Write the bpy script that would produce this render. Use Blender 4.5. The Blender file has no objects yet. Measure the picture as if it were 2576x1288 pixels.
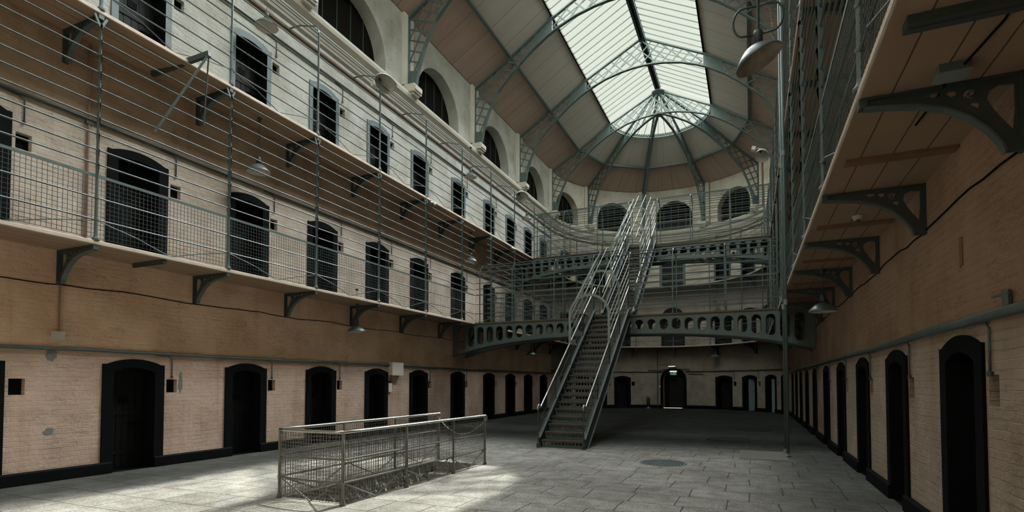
import bpy, math, random
from math import sin, cos, pi, radians, sqrt
from mathutils import Vector, Matrix
from mathutils.geometry import tessellate_polygon
random.seed(7)
SC = bpy.context.scene
COL = SC.collection
V = Vector
# ---------------------------------------------------------------- measures (metres)
XL, XR = -10.43, 1.78            # side walls
XC, YC, R = -4.325, 29.4, 6.1    # centre line, centre and radius of the rounded end
Y0 = -4.0                        # end wall behind the camera
Z1, Z2 = 3.85, 7.56              # gallery floors
ZT = 13.88                       # wall top
W = 1.0                          # gallery width
CAMH = 1.6
ORD = ['first', 'second', 'third', 'fourth', 'fifth', 'sixth', 'seventh', 'eighth', 'ninth', 'tenth', 'eleventh', 'twelfth', 'thirteenth', 'fourteenth', 'fifteenth', 'sixteenth']

# ---------------------------------------------------------------- materials
def newmat(name):
    m = bpy.data.materials.new(name); m.use_nodes = True
    nt = m.node_tree; b = nt.nodes['Principled BSDF']
    return m, nt, b
def N(nt, t, **kw):
    n = nt.nodes.new(t)
    for k, v in kw.items():
        if k in n.inputs.keys(): n.inputs[k].default_value = v
        else: setattr(n, k, v)
    return n
def L(nt, a, b): nt.links.new(a, b)
def mixc(nt, fac, a, b, mode='MIX'):
    n = nt.nodes.new('ShaderNodeMix'); n.data_type = 'RGBA'; n.blend_type = mode
    for i, x in ((0, fac), (6, a), (7, b)):
        if isinstance(x, (int, float)): n.inputs[i].default_value = x
        elif isinstance(x, tuple): n.inputs[i].default_value = x if len(x) == 4 else (*x, 1)
        else: nt.links.new(x, n.inputs[i])
    return n.outputs[2]
def mth(nt, op, a, b=0.0, c=0.0):
    n = nt.nodes.new('ShaderNodeMath'); n.operation = op
    for i, x in enumerate((a, b, c)):
        if isinstance(x, (int, float)): n.inputs[i].default_value = x
        else: nt.links.new(x, n.inputs[i])
    return n.outputs[0]
def simple(name, col, rough=.6, metal=0., var=.25, scale=6., bump=0., spec=.5):
    m, nt, b = newmat(name)
    tc = N(nt, 'ShaderNodeTexCoord')
    nz = N(nt, 'ShaderNodeTexNoise', Scale=scale, Detail=5.0)
    L(nt, tc.outputs['Object'], nz.inputs['Vector'])
    dark = tuple(c * (1 - var) for c in col); light = tuple(min(1, c * (1 + var)) for c in col)
    L(nt, mixc(nt, nz.outputs[0], dark, light), b.inputs['Base Color'])
    b.inputs['Roughness'].default_value = rough; b.inputs['Metallic'].default_value = metal
    b.inputs['Specular IOR Level'].default_value = spec
    if bump:
        bp = N(nt, 'ShaderNodeBump', Strength=bump, Distance=.01); L(nt, nz.outputs[0], bp.inputs['Height']); L(nt, bp.outputs[0], b.inputs['Normal'])
    return m
M = {}
M['iron'] = simple('painted_iron', (.085, .118, .114), .42, 0, .25, 5)
M['iron_dark'] = simple('dark_painted_iron', (.045, .062, .060), .45, 0, .3, 8)
M['iron_light'] = simple('pale_painted_iron', (.20, .245, .235), .42, 0, .2, 5)
M['steel'] = simple('worn_steel', (.50, .50, .47), .30, .85, .25, 14)
M['rusty'] = simple('rusty_tread', (.10, .068, .045), .55, .1, .6, 16, .2)
M['fence'] = simple('galvanised_wire', (.17, .17, .155), .34, .35, .3, 12)
M['black'] = simple('black_gloss_paint', (.0045, .006, .006), .7, 0, .4, 9, .4, .06)
M['bluegrey'] = simple('blue_grey_paint', (.085, .118, .128), .5, 0, .35, 14, .3)
M['door'] = simple('black_door_paint', (.007, .0075, .0075), .55, 0, .4, 4, .2, .2)
M['teal_door'] = simple('pale_teal_door', (.22, .29, .30), .5, 0, .15, 6)
M['white_box'] = simple('white_box', (.62, .56, .50), .5, 0, .08, 3)
M['enamel'] = simple('white_enamel', (.52, .52, .48), .35, 0, .2, 9)
M['enamel_grey'] = simple('grey_reflector', (.26, .27, .25), .4, 0, .3, 5)
M['enamel_rust'] = simple('stained_enamel', (.29, .235, .18), .5, 0, .95, 7)
M['ridge'] = simple('dull_ridge_iron', (.05, .066, .066), .85, 0, .2, 5, 0, .08)
M['string'] = simple('rusty_string_line', (.12, .075, .05), .7, 0, .4, 5)
M['shade_green'] = simple('grey_green_enamel', (.10, .135, .135), .35, 0, .25, 6)
M['stone_dark'] = simple('rough_pit_stone', (.30, .29, .265), .9, 0, .8, 9, 1.0)
M['patch'] = simple('pale_slab', (.17, .155, .135), .8, 0, .15, 6)
M['cover'] = simple('iron_cover', (.085, .115, .11), .5, .2, .3, 30, .3)
M['batten'] = simple('red_brown_timber', (.21, .115, .06), .75, 0, .3, 5)
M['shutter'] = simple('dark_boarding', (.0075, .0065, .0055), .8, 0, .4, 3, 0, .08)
M['cage'] = simple('bare_cage_rod', (.34, .36, .34), .36, .35, .2, 9)
M['copper'] = simple('brown_pipe', (.26, .155, .10), .5, 0, .25, 8)
M['extinguisher'] = simple('dark_red_enamel', (.045, .016, .013), .35, 0, .2, 5)
M['trim'] = simple('cornice_limewash', (.53, .505, .445), .85, 0, .16, 2.2, .5)
M['timber_edge'] = simple('brown_plank_edge', (.115, .08, .055), .8, 0, .35, 7)

def wallmat(nm, bands, plaster=True):
    m, nt, b = newmat(nm)
    uv = N(nt, 'ShaderNodeUVMap'); sep = N(nt, 'ShaderNodeSeparateXYZ'); L(nt, uv.outputs[0], sep.inputs[0])
    n1 = N(nt, 'ShaderNodeTexNoise', Scale=1.1, Detail=6.0); L(nt, uv.outputs[0], n1.inputs['Vector'])
    n2 = N(nt, 'ShaderNodeTexNoise', Scale=9.0, Detail=6.0, Roughness=.65); L(nt, uv.outputs[0], n2.inputs['Vector'])
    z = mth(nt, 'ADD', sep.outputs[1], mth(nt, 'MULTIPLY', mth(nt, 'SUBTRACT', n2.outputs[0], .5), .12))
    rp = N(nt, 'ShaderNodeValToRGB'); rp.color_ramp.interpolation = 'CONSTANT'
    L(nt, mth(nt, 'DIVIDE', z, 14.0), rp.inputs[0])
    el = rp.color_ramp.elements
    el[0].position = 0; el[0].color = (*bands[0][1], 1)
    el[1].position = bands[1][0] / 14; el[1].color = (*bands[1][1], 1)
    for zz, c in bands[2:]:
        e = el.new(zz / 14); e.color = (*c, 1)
    # worn patches and stains with their own shapes
    st = N(nt, 'ShaderNodeValToRGB'); L(nt, n1.outputs[0], st.inputs[0])
    st.color_ramp.elements[0].position = .36; st.color_ramp.elements[0].color = (.84, .80, .76, 1)
    st.color_ramp.elements[1].position = .60; st.color_ramp.elements[1].color = (1.06, 1.06, 1.06, 1)
    c = mixc(nt, 1.0, rp.outputs[0], st.outputs[0], 'MULTIPLY')
    fl = N(nt, 'ShaderNodeTexNoise', Scale=3.4, Detail=8.0, Roughness=.7); L(nt, uv.outputs[0], fl.inputs['Vector'])
    fr = N(nt, 'ShaderNodeValToRGB'); L(nt, fl.outputs[0], fr.inputs[0])
    fr.color_ramp.elements[0].position = .66; fr.color_ramp.elements[0].color = (0, 0, 0, 1)
    fr.color_ramp.elements[1].position = .72; fr.color_ramp.elements[1].color = (1, 1, 1, 1)
    c = mixc(nt, mth(nt, 'MULTIPLY', fr.outputs[0], .35), c, (.30, .29, .26))
    def stretched(su, sv, scale, det, rough=.6):
        cv = N(nt, 'ShaderNodeCombineXYZ'); L(nt, mth(nt, 'MULTIPLY', sep.outputs[0], su), cv.inputs[0]); L(nt, mth(nt, 'MULTIPLY', sep.outputs[1], sv), cv.inputs[1])
        q = N(nt, 'ShaderNodeTexNoise', Scale=scale, Detail=det, Roughness=rough); L(nt, cv.outputs[0], q.inputs['Vector']); return q.outputs[0]
    def sstep(sock, lo, hi, a=0., b_=1.):
        q = N(nt, 'ShaderNodeMapRange'); q.interpolation_type = 'SMOOTHSTEP'
        for k_, v_ in (('From Min', lo), ('From Max', hi), ('To Min', a), ('To Max', b_)): q.inputs[k_].default_value = v_
        L(nt, sock, q.inputs['Value']); return q.outputs[0]
    # fine ragged cracks between the courses and flaking
    cr = sstep(mth(nt, 'ABSOLUTE', mth(nt, 'SUBTRACT', stretched(1.3, 8.0, 1.7, 7.0, .68), .5)), .0, .022, 1., 0.)
    cr = mth(nt, 'MULTIPLY', cr, sstep(stretched(1., 1., 1.6, 3.), .46, .60))
    c = mixc(nt, mth(nt, 'MULTIPLY', cr, .62), c, mixc(nt, 1.0, c, (.34, .30, .26), 'MULTIPLY'))
    # run-down streaks
    sk = sstep(stretched(2.6, .22, 1.5, 5.), .50, .72)
    c = mixc(nt, mth(nt, 'MULTIPLY', sk, .38), c, mixc(nt, 1.0, c, (.74, .60, .48), 'MULTIPLY'))
    c = mixc(nt, mth(nt, 'MULTIPLY', n2.outputs[0], .5), c, mixc(nt, 1.0, c, (.78, .76, .74), 'MULTIPLY'))
    lmod = sstep(stretched(1.1, 5.0, 2.2, 4.), .40, .62)
    br = N(nt, 'ShaderNodeTexBrick'); br.inputs['Scale'].default_value = 1.0
    br.inputs['Brick Width'].default_value = .46; br.inputs['Row Height'].default_value = .078
    br.inputs['Mortar Size'].default_value = .0075; br.inputs['Mortar Smooth'].default_value = .5
    br.inputs['Color1'].default_value = (1, 1, 1, 1); br.inputs['Color2'].default_value = (.86, .86, .86, 1); br.inputs['Mortar'].default_value = (.0, .0, .0, 1)
    wob = N(nt, 'ShaderNodeVectorMath', operation='ADD'); ws = N(nt, 'ShaderNodeVectorMath', operation='SCALE'); ws.inputs[3].default_value = .045
    L(nt, n2.outputs[1], ws.inputs[0]); L(nt, uv.outputs[0], wob.inputs[0]); L(nt, ws.outputs[0], wob.inputs[1])
    L(nt, wob.outputs[0], br.inputs['Vector'])
    # plaster bands show hardly any brick
    def band(lo, hi): return mth(nt, 'MULTIPLY', mth(nt, 'GREATER_THAN', sep.outputs[1], lo), mth(nt, 'LESS_THAN', sep.outputs[1], hi))
    plast = mth(nt, 'ADD', band(2.16, 3.8), mth(nt, 'ADD', band(6.1, 7.5), band(10.3, 14)))
    keep = mth(nt, 'SUBTRACT', 1.0, mth(nt, 'MULTIPLY', plast, .75))
    c = mixc(nt, mth(nt, 'MULTIPLY', lmod, mth(nt, 'MULTIPLY', keep, mth(nt, 'MULTIPLY', br.outputs['Fac'], .8))), c, mixc(nt, 1.0, c, (1.5, 1.5, 1.46), 'MULTIPLY'))
    L(nt, c, b.inputs['Base Color'])
    h = mth(nt, 'ADD', mth(nt, 'MULTIPLY', mth(nt, 'MULTIPLY', br.outputs[0], .75), keep), mth(nt, 'MULTIPLY', n2.outputs[0], .9))
    bp = N(nt, 'ShaderNodeBump', Strength=.9, Distance=.03); L(nt, h, bp.inputs['Height']); L(nt, bp.outputs[0], b.inputs['Normal'])
    b.inputs['Roughness'].default_value = .82; b.inputs['Specular IOR Level'].default_value = .25
    return m
M['wall'] = wallmat('limewashed_brick', [(0, (.57, .43, .345)), (2.16, (.78, .56, .40)), (3.80, (.575, .505, .43)), (6.10, (.45, .335, .24)), (7.50, (.465, .475, .44))])  # lower bands paled: sunlight bounced off the floor put into the colour
M['wall_shade'] = wallmat('limewashed_brick_shaded', [(0, (.40, .325, .26)), (2.16, (.40, .285, .205)), (3.80, (.54, .485, .41)), (6.10, (.38, .285, .20)), (7.50, (.64, .65, .59))])  # same limewash, lower bands darkened: the wall's shade put into the colour
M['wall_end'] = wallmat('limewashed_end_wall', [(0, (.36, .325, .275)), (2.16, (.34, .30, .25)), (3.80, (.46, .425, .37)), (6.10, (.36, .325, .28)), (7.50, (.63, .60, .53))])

def floormat():
    m, nt, b = newmat('stone_flags')
    tc = N(nt, 'ShaderNodeTexCoord')
    n2 = N(nt, 'ShaderNodeTexNoise', Scale=1.6, Detail=3.0); L(nt, tc.outputs['Object'], n2.inputs['Vector'])
    ws = N(nt, 'ShaderNodeVectorMath', operation='SCALE'); ws.inputs[3].default_value = .07; L(nt, n2.outputs[1], ws.inputs[0])
    wob = N(nt, 'ShaderNodeVectorMath', operation='ADD'); L(nt, tc.outputs['Object'], wob.inputs[0]); L(nt, ws.outputs[0], wob.inputs[1])
    br = N(nt, 'ShaderNodeTexBrick'); br.offset = .43; br.squash = .8; br.squash_frequency = 3
    br.inputs['Scale'].default_value = 1.0; br.inputs['Brick Width'].default_value = .78; br.inputs['Row Height'].default_value = .62
    br.inputs['Mortar Size'].default_value = .009; br.inputs['Mortar Smooth'].default_value = .3; br.inputs['Bias'].default_value = -.2
    br.inputs['Color1'].default_value = (.385, .385, .375, 1); br.inputs['Color2'].default_value = (.335, .335, .325, 1); br.inputs['Mortar'].default_value = (.11, .11, .10, 1)
    L(nt, wob.outputs[0], br.inputs['Vector'])
    n1 = N(nt, 'ShaderNodeTexNoise', Scale=.55, Detail=6.0); L(nt, tc.outputs['Object'], n1.inputs['Vector'])
    n3 = N(nt, 'ShaderNodeTexNoise', Scale=34.0, Detail=5.0, Roughness=.7); L(nt, tc.outputs['Object'], n3.inputs['Vector'])
    st = N(nt, 'ShaderNodeValToRGB'); L(nt, n1.outputs[0], st.inputs[0])
    st.color_ramp.elements[0].position = .33; st.color_ramp.elements[0].color = (.62, .60, .56, 1)
    st.color_ramp.elements[1].position = .62; st.color_ramp.elements[1].color = (1.12, 1.1, 1.06, 1)
    c = mixc(nt, 1.0, br.outputs[0], st.outputs[0], 'MULTIPLY')
    g = N(nt, 'ShaderNodeValToRGB'); L(nt, n3.outputs[0], g.inputs[0])
    g.color_ramp.elements[0].position = .36; g.color_ramp.elements[0].color = (.55, .55, .55, 1)
    g.color_ramp.elements[1].position = .62; g.color_ramp.elements[1].color = (1.25, 1.25, 1.25, 1)
    c = mixc(nt, 1.0, c, g.outputs[0], 'MULTIPLY')
    n4 = N(nt, 'ShaderNodeTexNoise', Scale=3.5, Detail=7.0, Roughness=.65); L(nt, tc.outputs['Object'], n4.inputs['Vector'])
    g2 = N(nt, 'ShaderNodeValToRGB'); L(nt, n4.outputs[0], g2.inputs[0])
    g2.color_ramp.elements[0].position = .38; g2.color_ramp.elements[0].color = (.78, .74, .69, 1); g2.color_ramp.elements[1].position = .58; g2.color_ramp.elements[1].color = (1.1, 1.1, 1.1, 1)
    c = mixc(nt, 1.0, c, g2.outputs[0], 'MULTIPLY')
    # shade painted into the flags: past the stair foot, along both walls, ragged edge
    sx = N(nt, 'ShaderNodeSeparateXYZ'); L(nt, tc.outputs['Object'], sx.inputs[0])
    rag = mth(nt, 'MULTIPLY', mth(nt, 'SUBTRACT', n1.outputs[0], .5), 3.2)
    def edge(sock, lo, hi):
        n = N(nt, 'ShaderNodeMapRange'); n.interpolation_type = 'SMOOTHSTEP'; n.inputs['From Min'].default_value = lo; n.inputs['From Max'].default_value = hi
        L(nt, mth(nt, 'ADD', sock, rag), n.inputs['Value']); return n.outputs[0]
    floor_shade = mth(nt, 'MAXIMUM', edge(sx.outputs[1], 11.6, 15.2), mth(nt, 'MULTIPLY', edge(sx.outputs[0], -.6, 1.2), .8))
    floor_shade = mth(nt, 'MAXIMUM', floor_shade, mth(nt, 'MULTIPLY', edge(mth(nt, 'MULTIPLY', sx.outputs[0], -1.), 8.3, 9.2), .85))
    c = mixc(nt, floor_shade, c, mixc(nt, 1.0, c, (.105, .125, .125), 'MULTIPLY'))
    L(nt, c, b.inputs['Base Color'])
    h = mth(nt, 'ADD', mth(nt, 'MULTIPLY', br.outputs['Fac'], -1.2), mth(nt, 'MULTIPLY', n3.outputs[0], .35))
    bp = N(nt, 'ShaderNodeBump', Strength=.8, Distance=.016); L(nt, h, bp.inputs['Height']); L(nt, bp.outputs[0], b.inputs['Normal'])
    b.inputs['Roughness'].default_value = .72; b.inputs['Specular IOR Level'].default_value = .18
    return m
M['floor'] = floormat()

def plankmat(name, c0, c1, w, big):
    m, nt, b = newmat(name)
    uv = N(nt, 'ShaderNodeUVMap'); sep = N(nt, 'ShaderNodeSeparateXYZ'); L(nt, uv.outputs[0], sep.inputs[0])
    fr = mth(nt, 'FRACT', mth(nt, 'DIVIDE', sep.outputs[0], w)); line = mth(nt, 'LESS_THAN', fr, .07)
    fb = mth(nt, 'FRACT', mth(nt, 'DIVIDE', sep.outputs[0], big)); lb = mth(nt, 'LESS_THAN', fb, .02)
    idn = mth(nt, 'FLOOR', mth(nt, 'DIVIDE', sep.outputs[0], w))
    wn = N(nt, 'ShaderNodeTexWhiteNoise', noise_dimensions='1D'); L(nt, idn, wn.inputs['W'])
    cb = N(nt, 'ShaderNodeCombineXYZ'); L(nt, mth(nt, 'MULTIPLY', sep.outputs[0], 9.0), cb.inputs[0]); L(nt, mth(nt, 'MULTIPLY', sep.outputs[1], .9), cb.inputs[1])
    nz = N(nt, 'ShaderNodeTexNoise', Scale=2.0, Detail=5.0); L(nt, cb.outputs[0], nz.inputs['Vector'])
    c = mixc(nt, mth(nt, 'ADD', mth(nt, 'MULTIPLY', wn.outputs[0], .35), mth(nt, 'MULTIPLY', nz.outputs[0], .6)), c0, c1)
    c = mixc(nt, mth(nt, 'MULTIPLY', line, .30), c, (.05, .035, .028))
    c = mixc(nt, mth(nt, 'MULTIPLY', lb, .55), c, (.03, .022, .018))
    L(nt, c, b.inputs['Base Color']); b.inputs['Roughness'].default_value = .5; b.inputs['Specular IOR Level'].default_value = .3
    return m
M['planks'] = plankmat('ceiling_boards', (.40, .30, .25), (.52, .40, .34), .115, 1.2)
M['planks_upper'] = plankmat('upper_ceiling_boards', (.44, .41, .375), (.54, .51, .47), .115, 1.2)

def slabmat():
    m, nt, b = newmat('gallery_flags')
    uv = N(nt, 'ShaderNodeUVMap'); sep = N(nt, 'ShaderNodeSeparateXYZ'); L(nt, uv.outputs[0], sep.inputs[0])
    nz = N(nt, 'ShaderNodeTexNoise', Scale=2.2, Detail=6.0); L(nt, uv.outputs[0], nz.inputs['Vector'])
    u = mth(nt, 'ADD', sep.outputs[0], mth(nt, 'MULTIPLY', nz.outputs[0], .012))
    ln = mth(nt, 'LESS_THAN', mth(nt, 'FRACT', mth(nt, 'DIVIDE', u, .262)), .045)
    c = mixc(nt, nz.outputs[0], (.285, .195, .128), (.41, .295, .20))
    c = mixc(nt, mth(nt, 'MULTIPLY', ln, .85), c, (.05, .035, .025))
    L(nt, c, b.inputs['Base Color']); b.inputs['Roughness'].default_value = .8; b.inputs['Specular IOR Level'].default_value = .25
    bp = N(nt, 'ShaderNodeBump', Strength=.4, Distance=.01); L(nt, nz.outputs[0], bp.inputs['Height']); L(nt, bp.outputs[0], b.inputs['Normal'])
    return m
M['slab'] = slabmat()
M['slab_edge'] = simple('worn_slab_nosing', (.50, .42, .345), .75, 0, .25, 7, .4)

def glassmat():
    m, nt, b = newmat('skylight_glass'); nt.nodes.remove(b)
    out = nt.nodes['Material Output']
    t = N(nt, 'ShaderNodeBsdfTransparent'); t.inputs[0].default_value = (.93, .96, .90, 1)
    g = N(nt, 'ShaderNodeBsdfGlossy'); g.inputs['Roughness'].default_value = .12
    mx = N(nt, 'ShaderNodeMixShader'); mx.inputs[0].default_value = .05
    L(nt, t.outputs[0], mx.inputs[1]); L(nt, g.outputs[0], mx.inputs[2]); L(nt, mx.outputs[0], out.inputs[0])
    return m
M['glass'] = glassmat()
def emit(name, col, s):
    m, nt, b = newmat(name); b.inputs['Base Color'].default_value = (*col, 1)
    b.inputs['Emission Color'].default_value = (*col, 1); b.inputs['Emission Strength'].default_value = s
    return m
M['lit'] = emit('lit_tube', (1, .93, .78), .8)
M['sign_green'] = emit('sign_green', (.02, .16, .11), .25)
M['sign_white'] = emit('sign_white', (.55, .62, .55), .25)

# ---------------------------------------------------------------- mesh builder
class MB:
    def __init__(s): s.v = []; s.f = []; s.uv = []; s.mi = []; s.hasuv = False
    def face(s, pts, uv=None, mi=0):
        i = len(s.v); s.v += [tuple(p) for p in pts]; s.f.append(tuple(range(i, i + len(pts))))
        s.uv.append(uv); s.mi.append(mi)
        if uv: s.hasuv = True
    def mesh(s, verts, faces, mi=0):
        i = len(s.v); s.v += [tuple(p) for p in verts]
        for f in faces: s.f.append(tuple(i + k for k in f)); s.uv.append(None); s.mi.append(mi)
    def box(s, a, b):
        (x0, y0, z0), (x1, y1, z1) = a, b
        s.mesh([(x0, y0, z0), (x1, y0, z0), (x1, y1, z0), (x0, y1, z0), (x0, y0, z1), (x1, y0, z1), (x1, y1, z1), (x0, y1, z1)],
               [(0, 3, 2, 1), (4, 5, 6, 7), (0, 1, 5, 4), (1, 2, 6, 5), (2, 3, 7, 6), (3, 0, 4, 7)])
    def bar(s, p, q, w, h, up=(0, 0, 1)):
        """a box from p to q: w across, h along up"""
        p, q = V(p), V(q); d = (q - p)
        if d.length < 1e-6: return
        d.normalize(); up = V(up)
        sd = d.cross(up)
        if sd.length < 1e-4: sd = d.cross(V((1, 0, 0)))
        sd.normalize(); u = sd.cross(d).normalized()
        a, b = sd * w / 2, u * h / 2
        s.mesh([p - a - b, p + a - b, p + a + b, p - a + b, q - a - b, q + a - b, q + a + b, q - a + b],
               [(0, 3, 2, 1), (4, 5, 6, 7), (0, 1, 5, 4), (1, 2, 6, 5), (2, 3, 7, 6), (3, 0, 4, 7)])
    def tube(s, path, r, n=6, caps=True, closed=False):
        P = [V(p) for p in path]; m = len(P)
        rr = r if isinstance(r, (list, tuple)) else [r] * m
        t0 = (P[1] - P[0]).normalized()
        a = t0.cross(V((0, 0, 1)))
        if a.length < 1e-3: a = t0.cross(V((1, 0, 0)))
        a.normalize(); vs = []
        for k in range(m):
            if closed: t = (P[(k + 1) % m] - P[k - 1])
            else: t = P[min(k + 1, m - 1)] - P[max(k - 1, 0)]
            t.normalize()
            a = (a - t * a.dot(t)).normalized(); b = t.cross(a)
            for j in range(n):
                th = 2 * pi * j / n
                vs.append(P[k] + (a * cos(th) + b * sin(th)) * rr[k])
        fs = []
        for k in range(m if closed else m - 1):
            k2 = (k + 1) % m
            for j in range(n): fs.append((k * n + j, k * n + (j + 1) % n, k2 * n + (j + 1) % n, k2 * n + j))
        if caps and not closed: fs += [tuple(range(n - 1, -1, -1)), tuple((m - 1) * n + j for j in range(n))]
        s.mesh(vs, fs)
    def lathe(s, prof, c=(0, 0, 0), n=20, mat=None):
        vs = []
        for (r, z) in prof:
            for j in range(n):
                p = V((r * cos(2 * pi * j / n), r * sin(2 * pi * j / n), z))
                vs.append((mat @ p if mat else p) + V(c))
        fs = []
        for k in range(len(prof) - 1):
            for j in range(n): fs.append((k * n + j, k * n + (j + 1) % n, (k + 1) * n + (j + 1) % n, (k + 1) * n + j))
        s.mesh(vs, fs)
    def plate(s, outer, holes, T, th):
        """flat plate with holes; 2D points mapped by T(x, y, w), w = +-th/2"""
        loops = [outer] + holes
        tris = tessellate_polygon([[V((x, y, 0)) for x, y in lp] for lp in loops])
        flat = [p for lp in loops for p in lp]; n = len(flat)
        vs = [T(x, y, th / 2) for x, y in flat] + [T(x, y, -th / 2) for x, y in flat]
        fs = [tuple(t) for t in tris] + [tuple(n + k for k in reversed(t)) for t in tris]
        o = 0
        for lp in loops:
            k = len(lp)
            for j in range(k): fs.append((o + j, o + (j + 1) % k, n + o + (j + 1) % k, n + o + j))
            o += k
        s.mesh(vs, fs)
    def sweep(s, pts, prof, mi=0, closed=True):
        """profile (offset inward, z) carried along pts = [(P(off, z))]; pts: list of functions"""
        k = len(prof); vs = [f(o, z) for f in pts for (o, z) in prof]; fs = []
        for i in range(len(pts) - 1):
            for j in range(k if closed else k - 1):
                fs.append((i * k + j, i * k + (j + 1) % k, (i + 1) * k + (j + 1) % k, (i + 1) * k + j))
        if closed:
            fs += [tuple(range(k)), tuple((len(pts) - 1) * k + j for j in range(k - 1, -1, -1))]
        s.mesh(vs, fs, mi)
    def build(s, name, mats, parent=None, smooth=False, origin=None):
        me = bpy.data.meshes.new(name)
        vs = s.v if origin is None else [(x - origin[0], y - origin[1], z - origin[2]) for x, y, z in s.v]
        me.from_pydata(vs, [], s.f)
        if not isinstance(mats, (list, tuple)): mats = [mats]
        for m in mats: me.materials.append(m)
        if len(mats) > 1:
            me.polygons.foreach_set('material_index', s.mi)
        if s.hasuv:
            ul = me.uv_layers.new(name='UVMap'); k = 0
            for f, u in zip(s.f, s.uv):
                for j in range(len(f)):
                    if u: ul.data[k].uv = u[j]
                    k += 1
        if smooth: me.polygons.foreach_set('use_smooth', [True] * len(me.polygons))
        me.update()
        o = bpy.data.objects.new(name, me); COL.objects.link(o)
        if parent is not None: o.parent = parent
        elif origin is not None: o.location = origin
        return o
def tag(o, label, cat=None, group=None, kind=None):
    o['label'] = label
    if cat: o['category'] = cat
    if group: o['group'] = group
    if kind: o['kind'] = kind
    return o
def empty(name, loc=(0, 0, 0), rz=0., label=None, cat=None, group=None, kind=None):
    o = bpy.data.objects.new(name, None); COL.objects.link(o); o.empty_display_size = .1
    o.location = loc; o.rotation_euler = (0, 0, rz)
    if label: tag(o, label, cat, group, kind)
    elif kind: o['kind'] = kind
    return o
CH = {}
def kids(o):
    return [c for c in COL.objects if c.parent == o]
def dup(src, loc, rz, label, group=None, cache={}):
    if src.name not in cache: cache[src.name] = [(c, kids(c)) for c in kids(src)]
    r = src.copy(); COL.objects.link(r); r.location = loc; r.rotation_euler = (0, 0, rz); r['label'] = label
    if group: r['group'] = group
    for c, gs in cache[src.name]:
        k = c.copy(); COL.objects.link(k); k.parent = r
        for g in gs:
            q = g.copy(); COL.objects.link(q); q.parent = k
    return r

# ---------------------------------------------------------------- where things stand along the walls
def at(side, t, off=0., z=0.):
    """point off metres inside the wall face; t = y on the straight walls, degrees on the rounded end"""
    if side == 'L': return V((XL + off, t, z))
    if side == 'R': return V((XR - off, t, z))
    a = radians(t); return V((XC + (R - off) * cos(a), YC + (R - off) * sin(a), z))
def rot(side, t): return radians({'L': 180., 'R': 0.}.get(side, t) - 90.)
SIDE = {'L': 'sunlit-side wall', 'R': 'shaded-side wall', 'A': 'rounded end wall'}
def upath(y0=Y0, step=4.):
    """functions of (inward offset, z) along the whole U of the walls"""
    out = [lambda o, z, y=y0: at('L', y, o, z)]
    for k in range(0, 61): out.append(lambda o, z, a=180 - 3 * k: at('A', a, o, z))
    out.append(lambda o, z, y=y0: at('R', y, o, z))
    return out

DY = [1.55, 3.95, 6.42, 8.86, 11.20, 13.53, 15.83, 18.55, 21.30, 23.60, 25.85, 28.10]
DYR = [1.40, 3.80, 6.24, 8.66, 11.03, 13.47, 15.94, 18.70, 21.20, 23.60, 25.85, 28.10]
DA = [163., 148.5, 136.2, 121.2, 61.9, 45.4, 29.0, 14.0]
ARY = [2.8, 7.6, 12.4, 17.1, 21.95, 26.9]
ARA = [162., 126., 90., 54., 18.]
RIBY = [10.2, 15.0, 19.8, 24.6, 29.4]
RIBA = [144., 108., 72., 36.]
HW, HW2, HT = .37, .43, 1.88               # door opening half width, height
def arch_top(c, hw, zs, rise):
    r = (hw * hw + rise * rise) / (2 * rise)
    return lambda s: zs + sqrt(max(0, r * r - (s - c) ** 2)) - (r - rise)

def wall_openings(side):
    """openings in path metres (s) of one wall; s = y on L, -y on R, -angle*R on A (so that s grows to the viewer's right hand when facing it)"""
    ops = []
    if side == 'L': cs = [(y, y) for y in DY]; k = 1
    elif side == 'R': cs = [(-y, y) for y in DYR]
    else: cs = [(-radians(a) * R, a) for a in DA]
    for zf in (0, Z1, Z2):
        for s, t in cs:
            if side == 'A' and zf == Z2 and t in (121.2,): pass
            hw_ = HW if zf < Z2 else HW2
            ops.append(dict(a=s - hw_, b=s + hw_, z0=zf, top=arch_top(s, hw_, zf + HT - .09, .09), d=.42, n=6, lined=1))
            zn = zf + (1.41 if zf < Z2 else 1.50)
            ops.append(dict(a=s + .605, b=s + .815, z0=zn, top=lambda q, z=zn: z + .255, d=.10, n=1, back=1))
    if side == 'A':
        s = -radians(91.2) * R
        ops.append(dict(a=s - .80, b=s + .80, z0=0, top=arch_top(s, .80, 1.78, .78), d=.55, n=16))
        ops.append(dict(a=s - .72, b=s + .72, z0=Z1, top=arch_top(s, .72, Z1 + 1.8, .70), d=.55, n=16))
        ops.append(dict(a=s - .80, b=s + .80, z0=Z2, top=arch_top(s, .80, Z2 + 1.95, .2), d=.45, n=8))
        cen = [-radians(a) * R for a in ARA]; hw = 1.13
    else:
        cen = ARY if side == 'L' else [-y for y in ARY]; hw = 1.46
    for s in cen:
        ops.append(dict(a=s - hw, b=s + hw, z0=11.30, top=arch_top(s, hw, 11.62 if hw > 1.2 else 12.0, hw), d=.45, n=24, back=2))
    return ops

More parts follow.
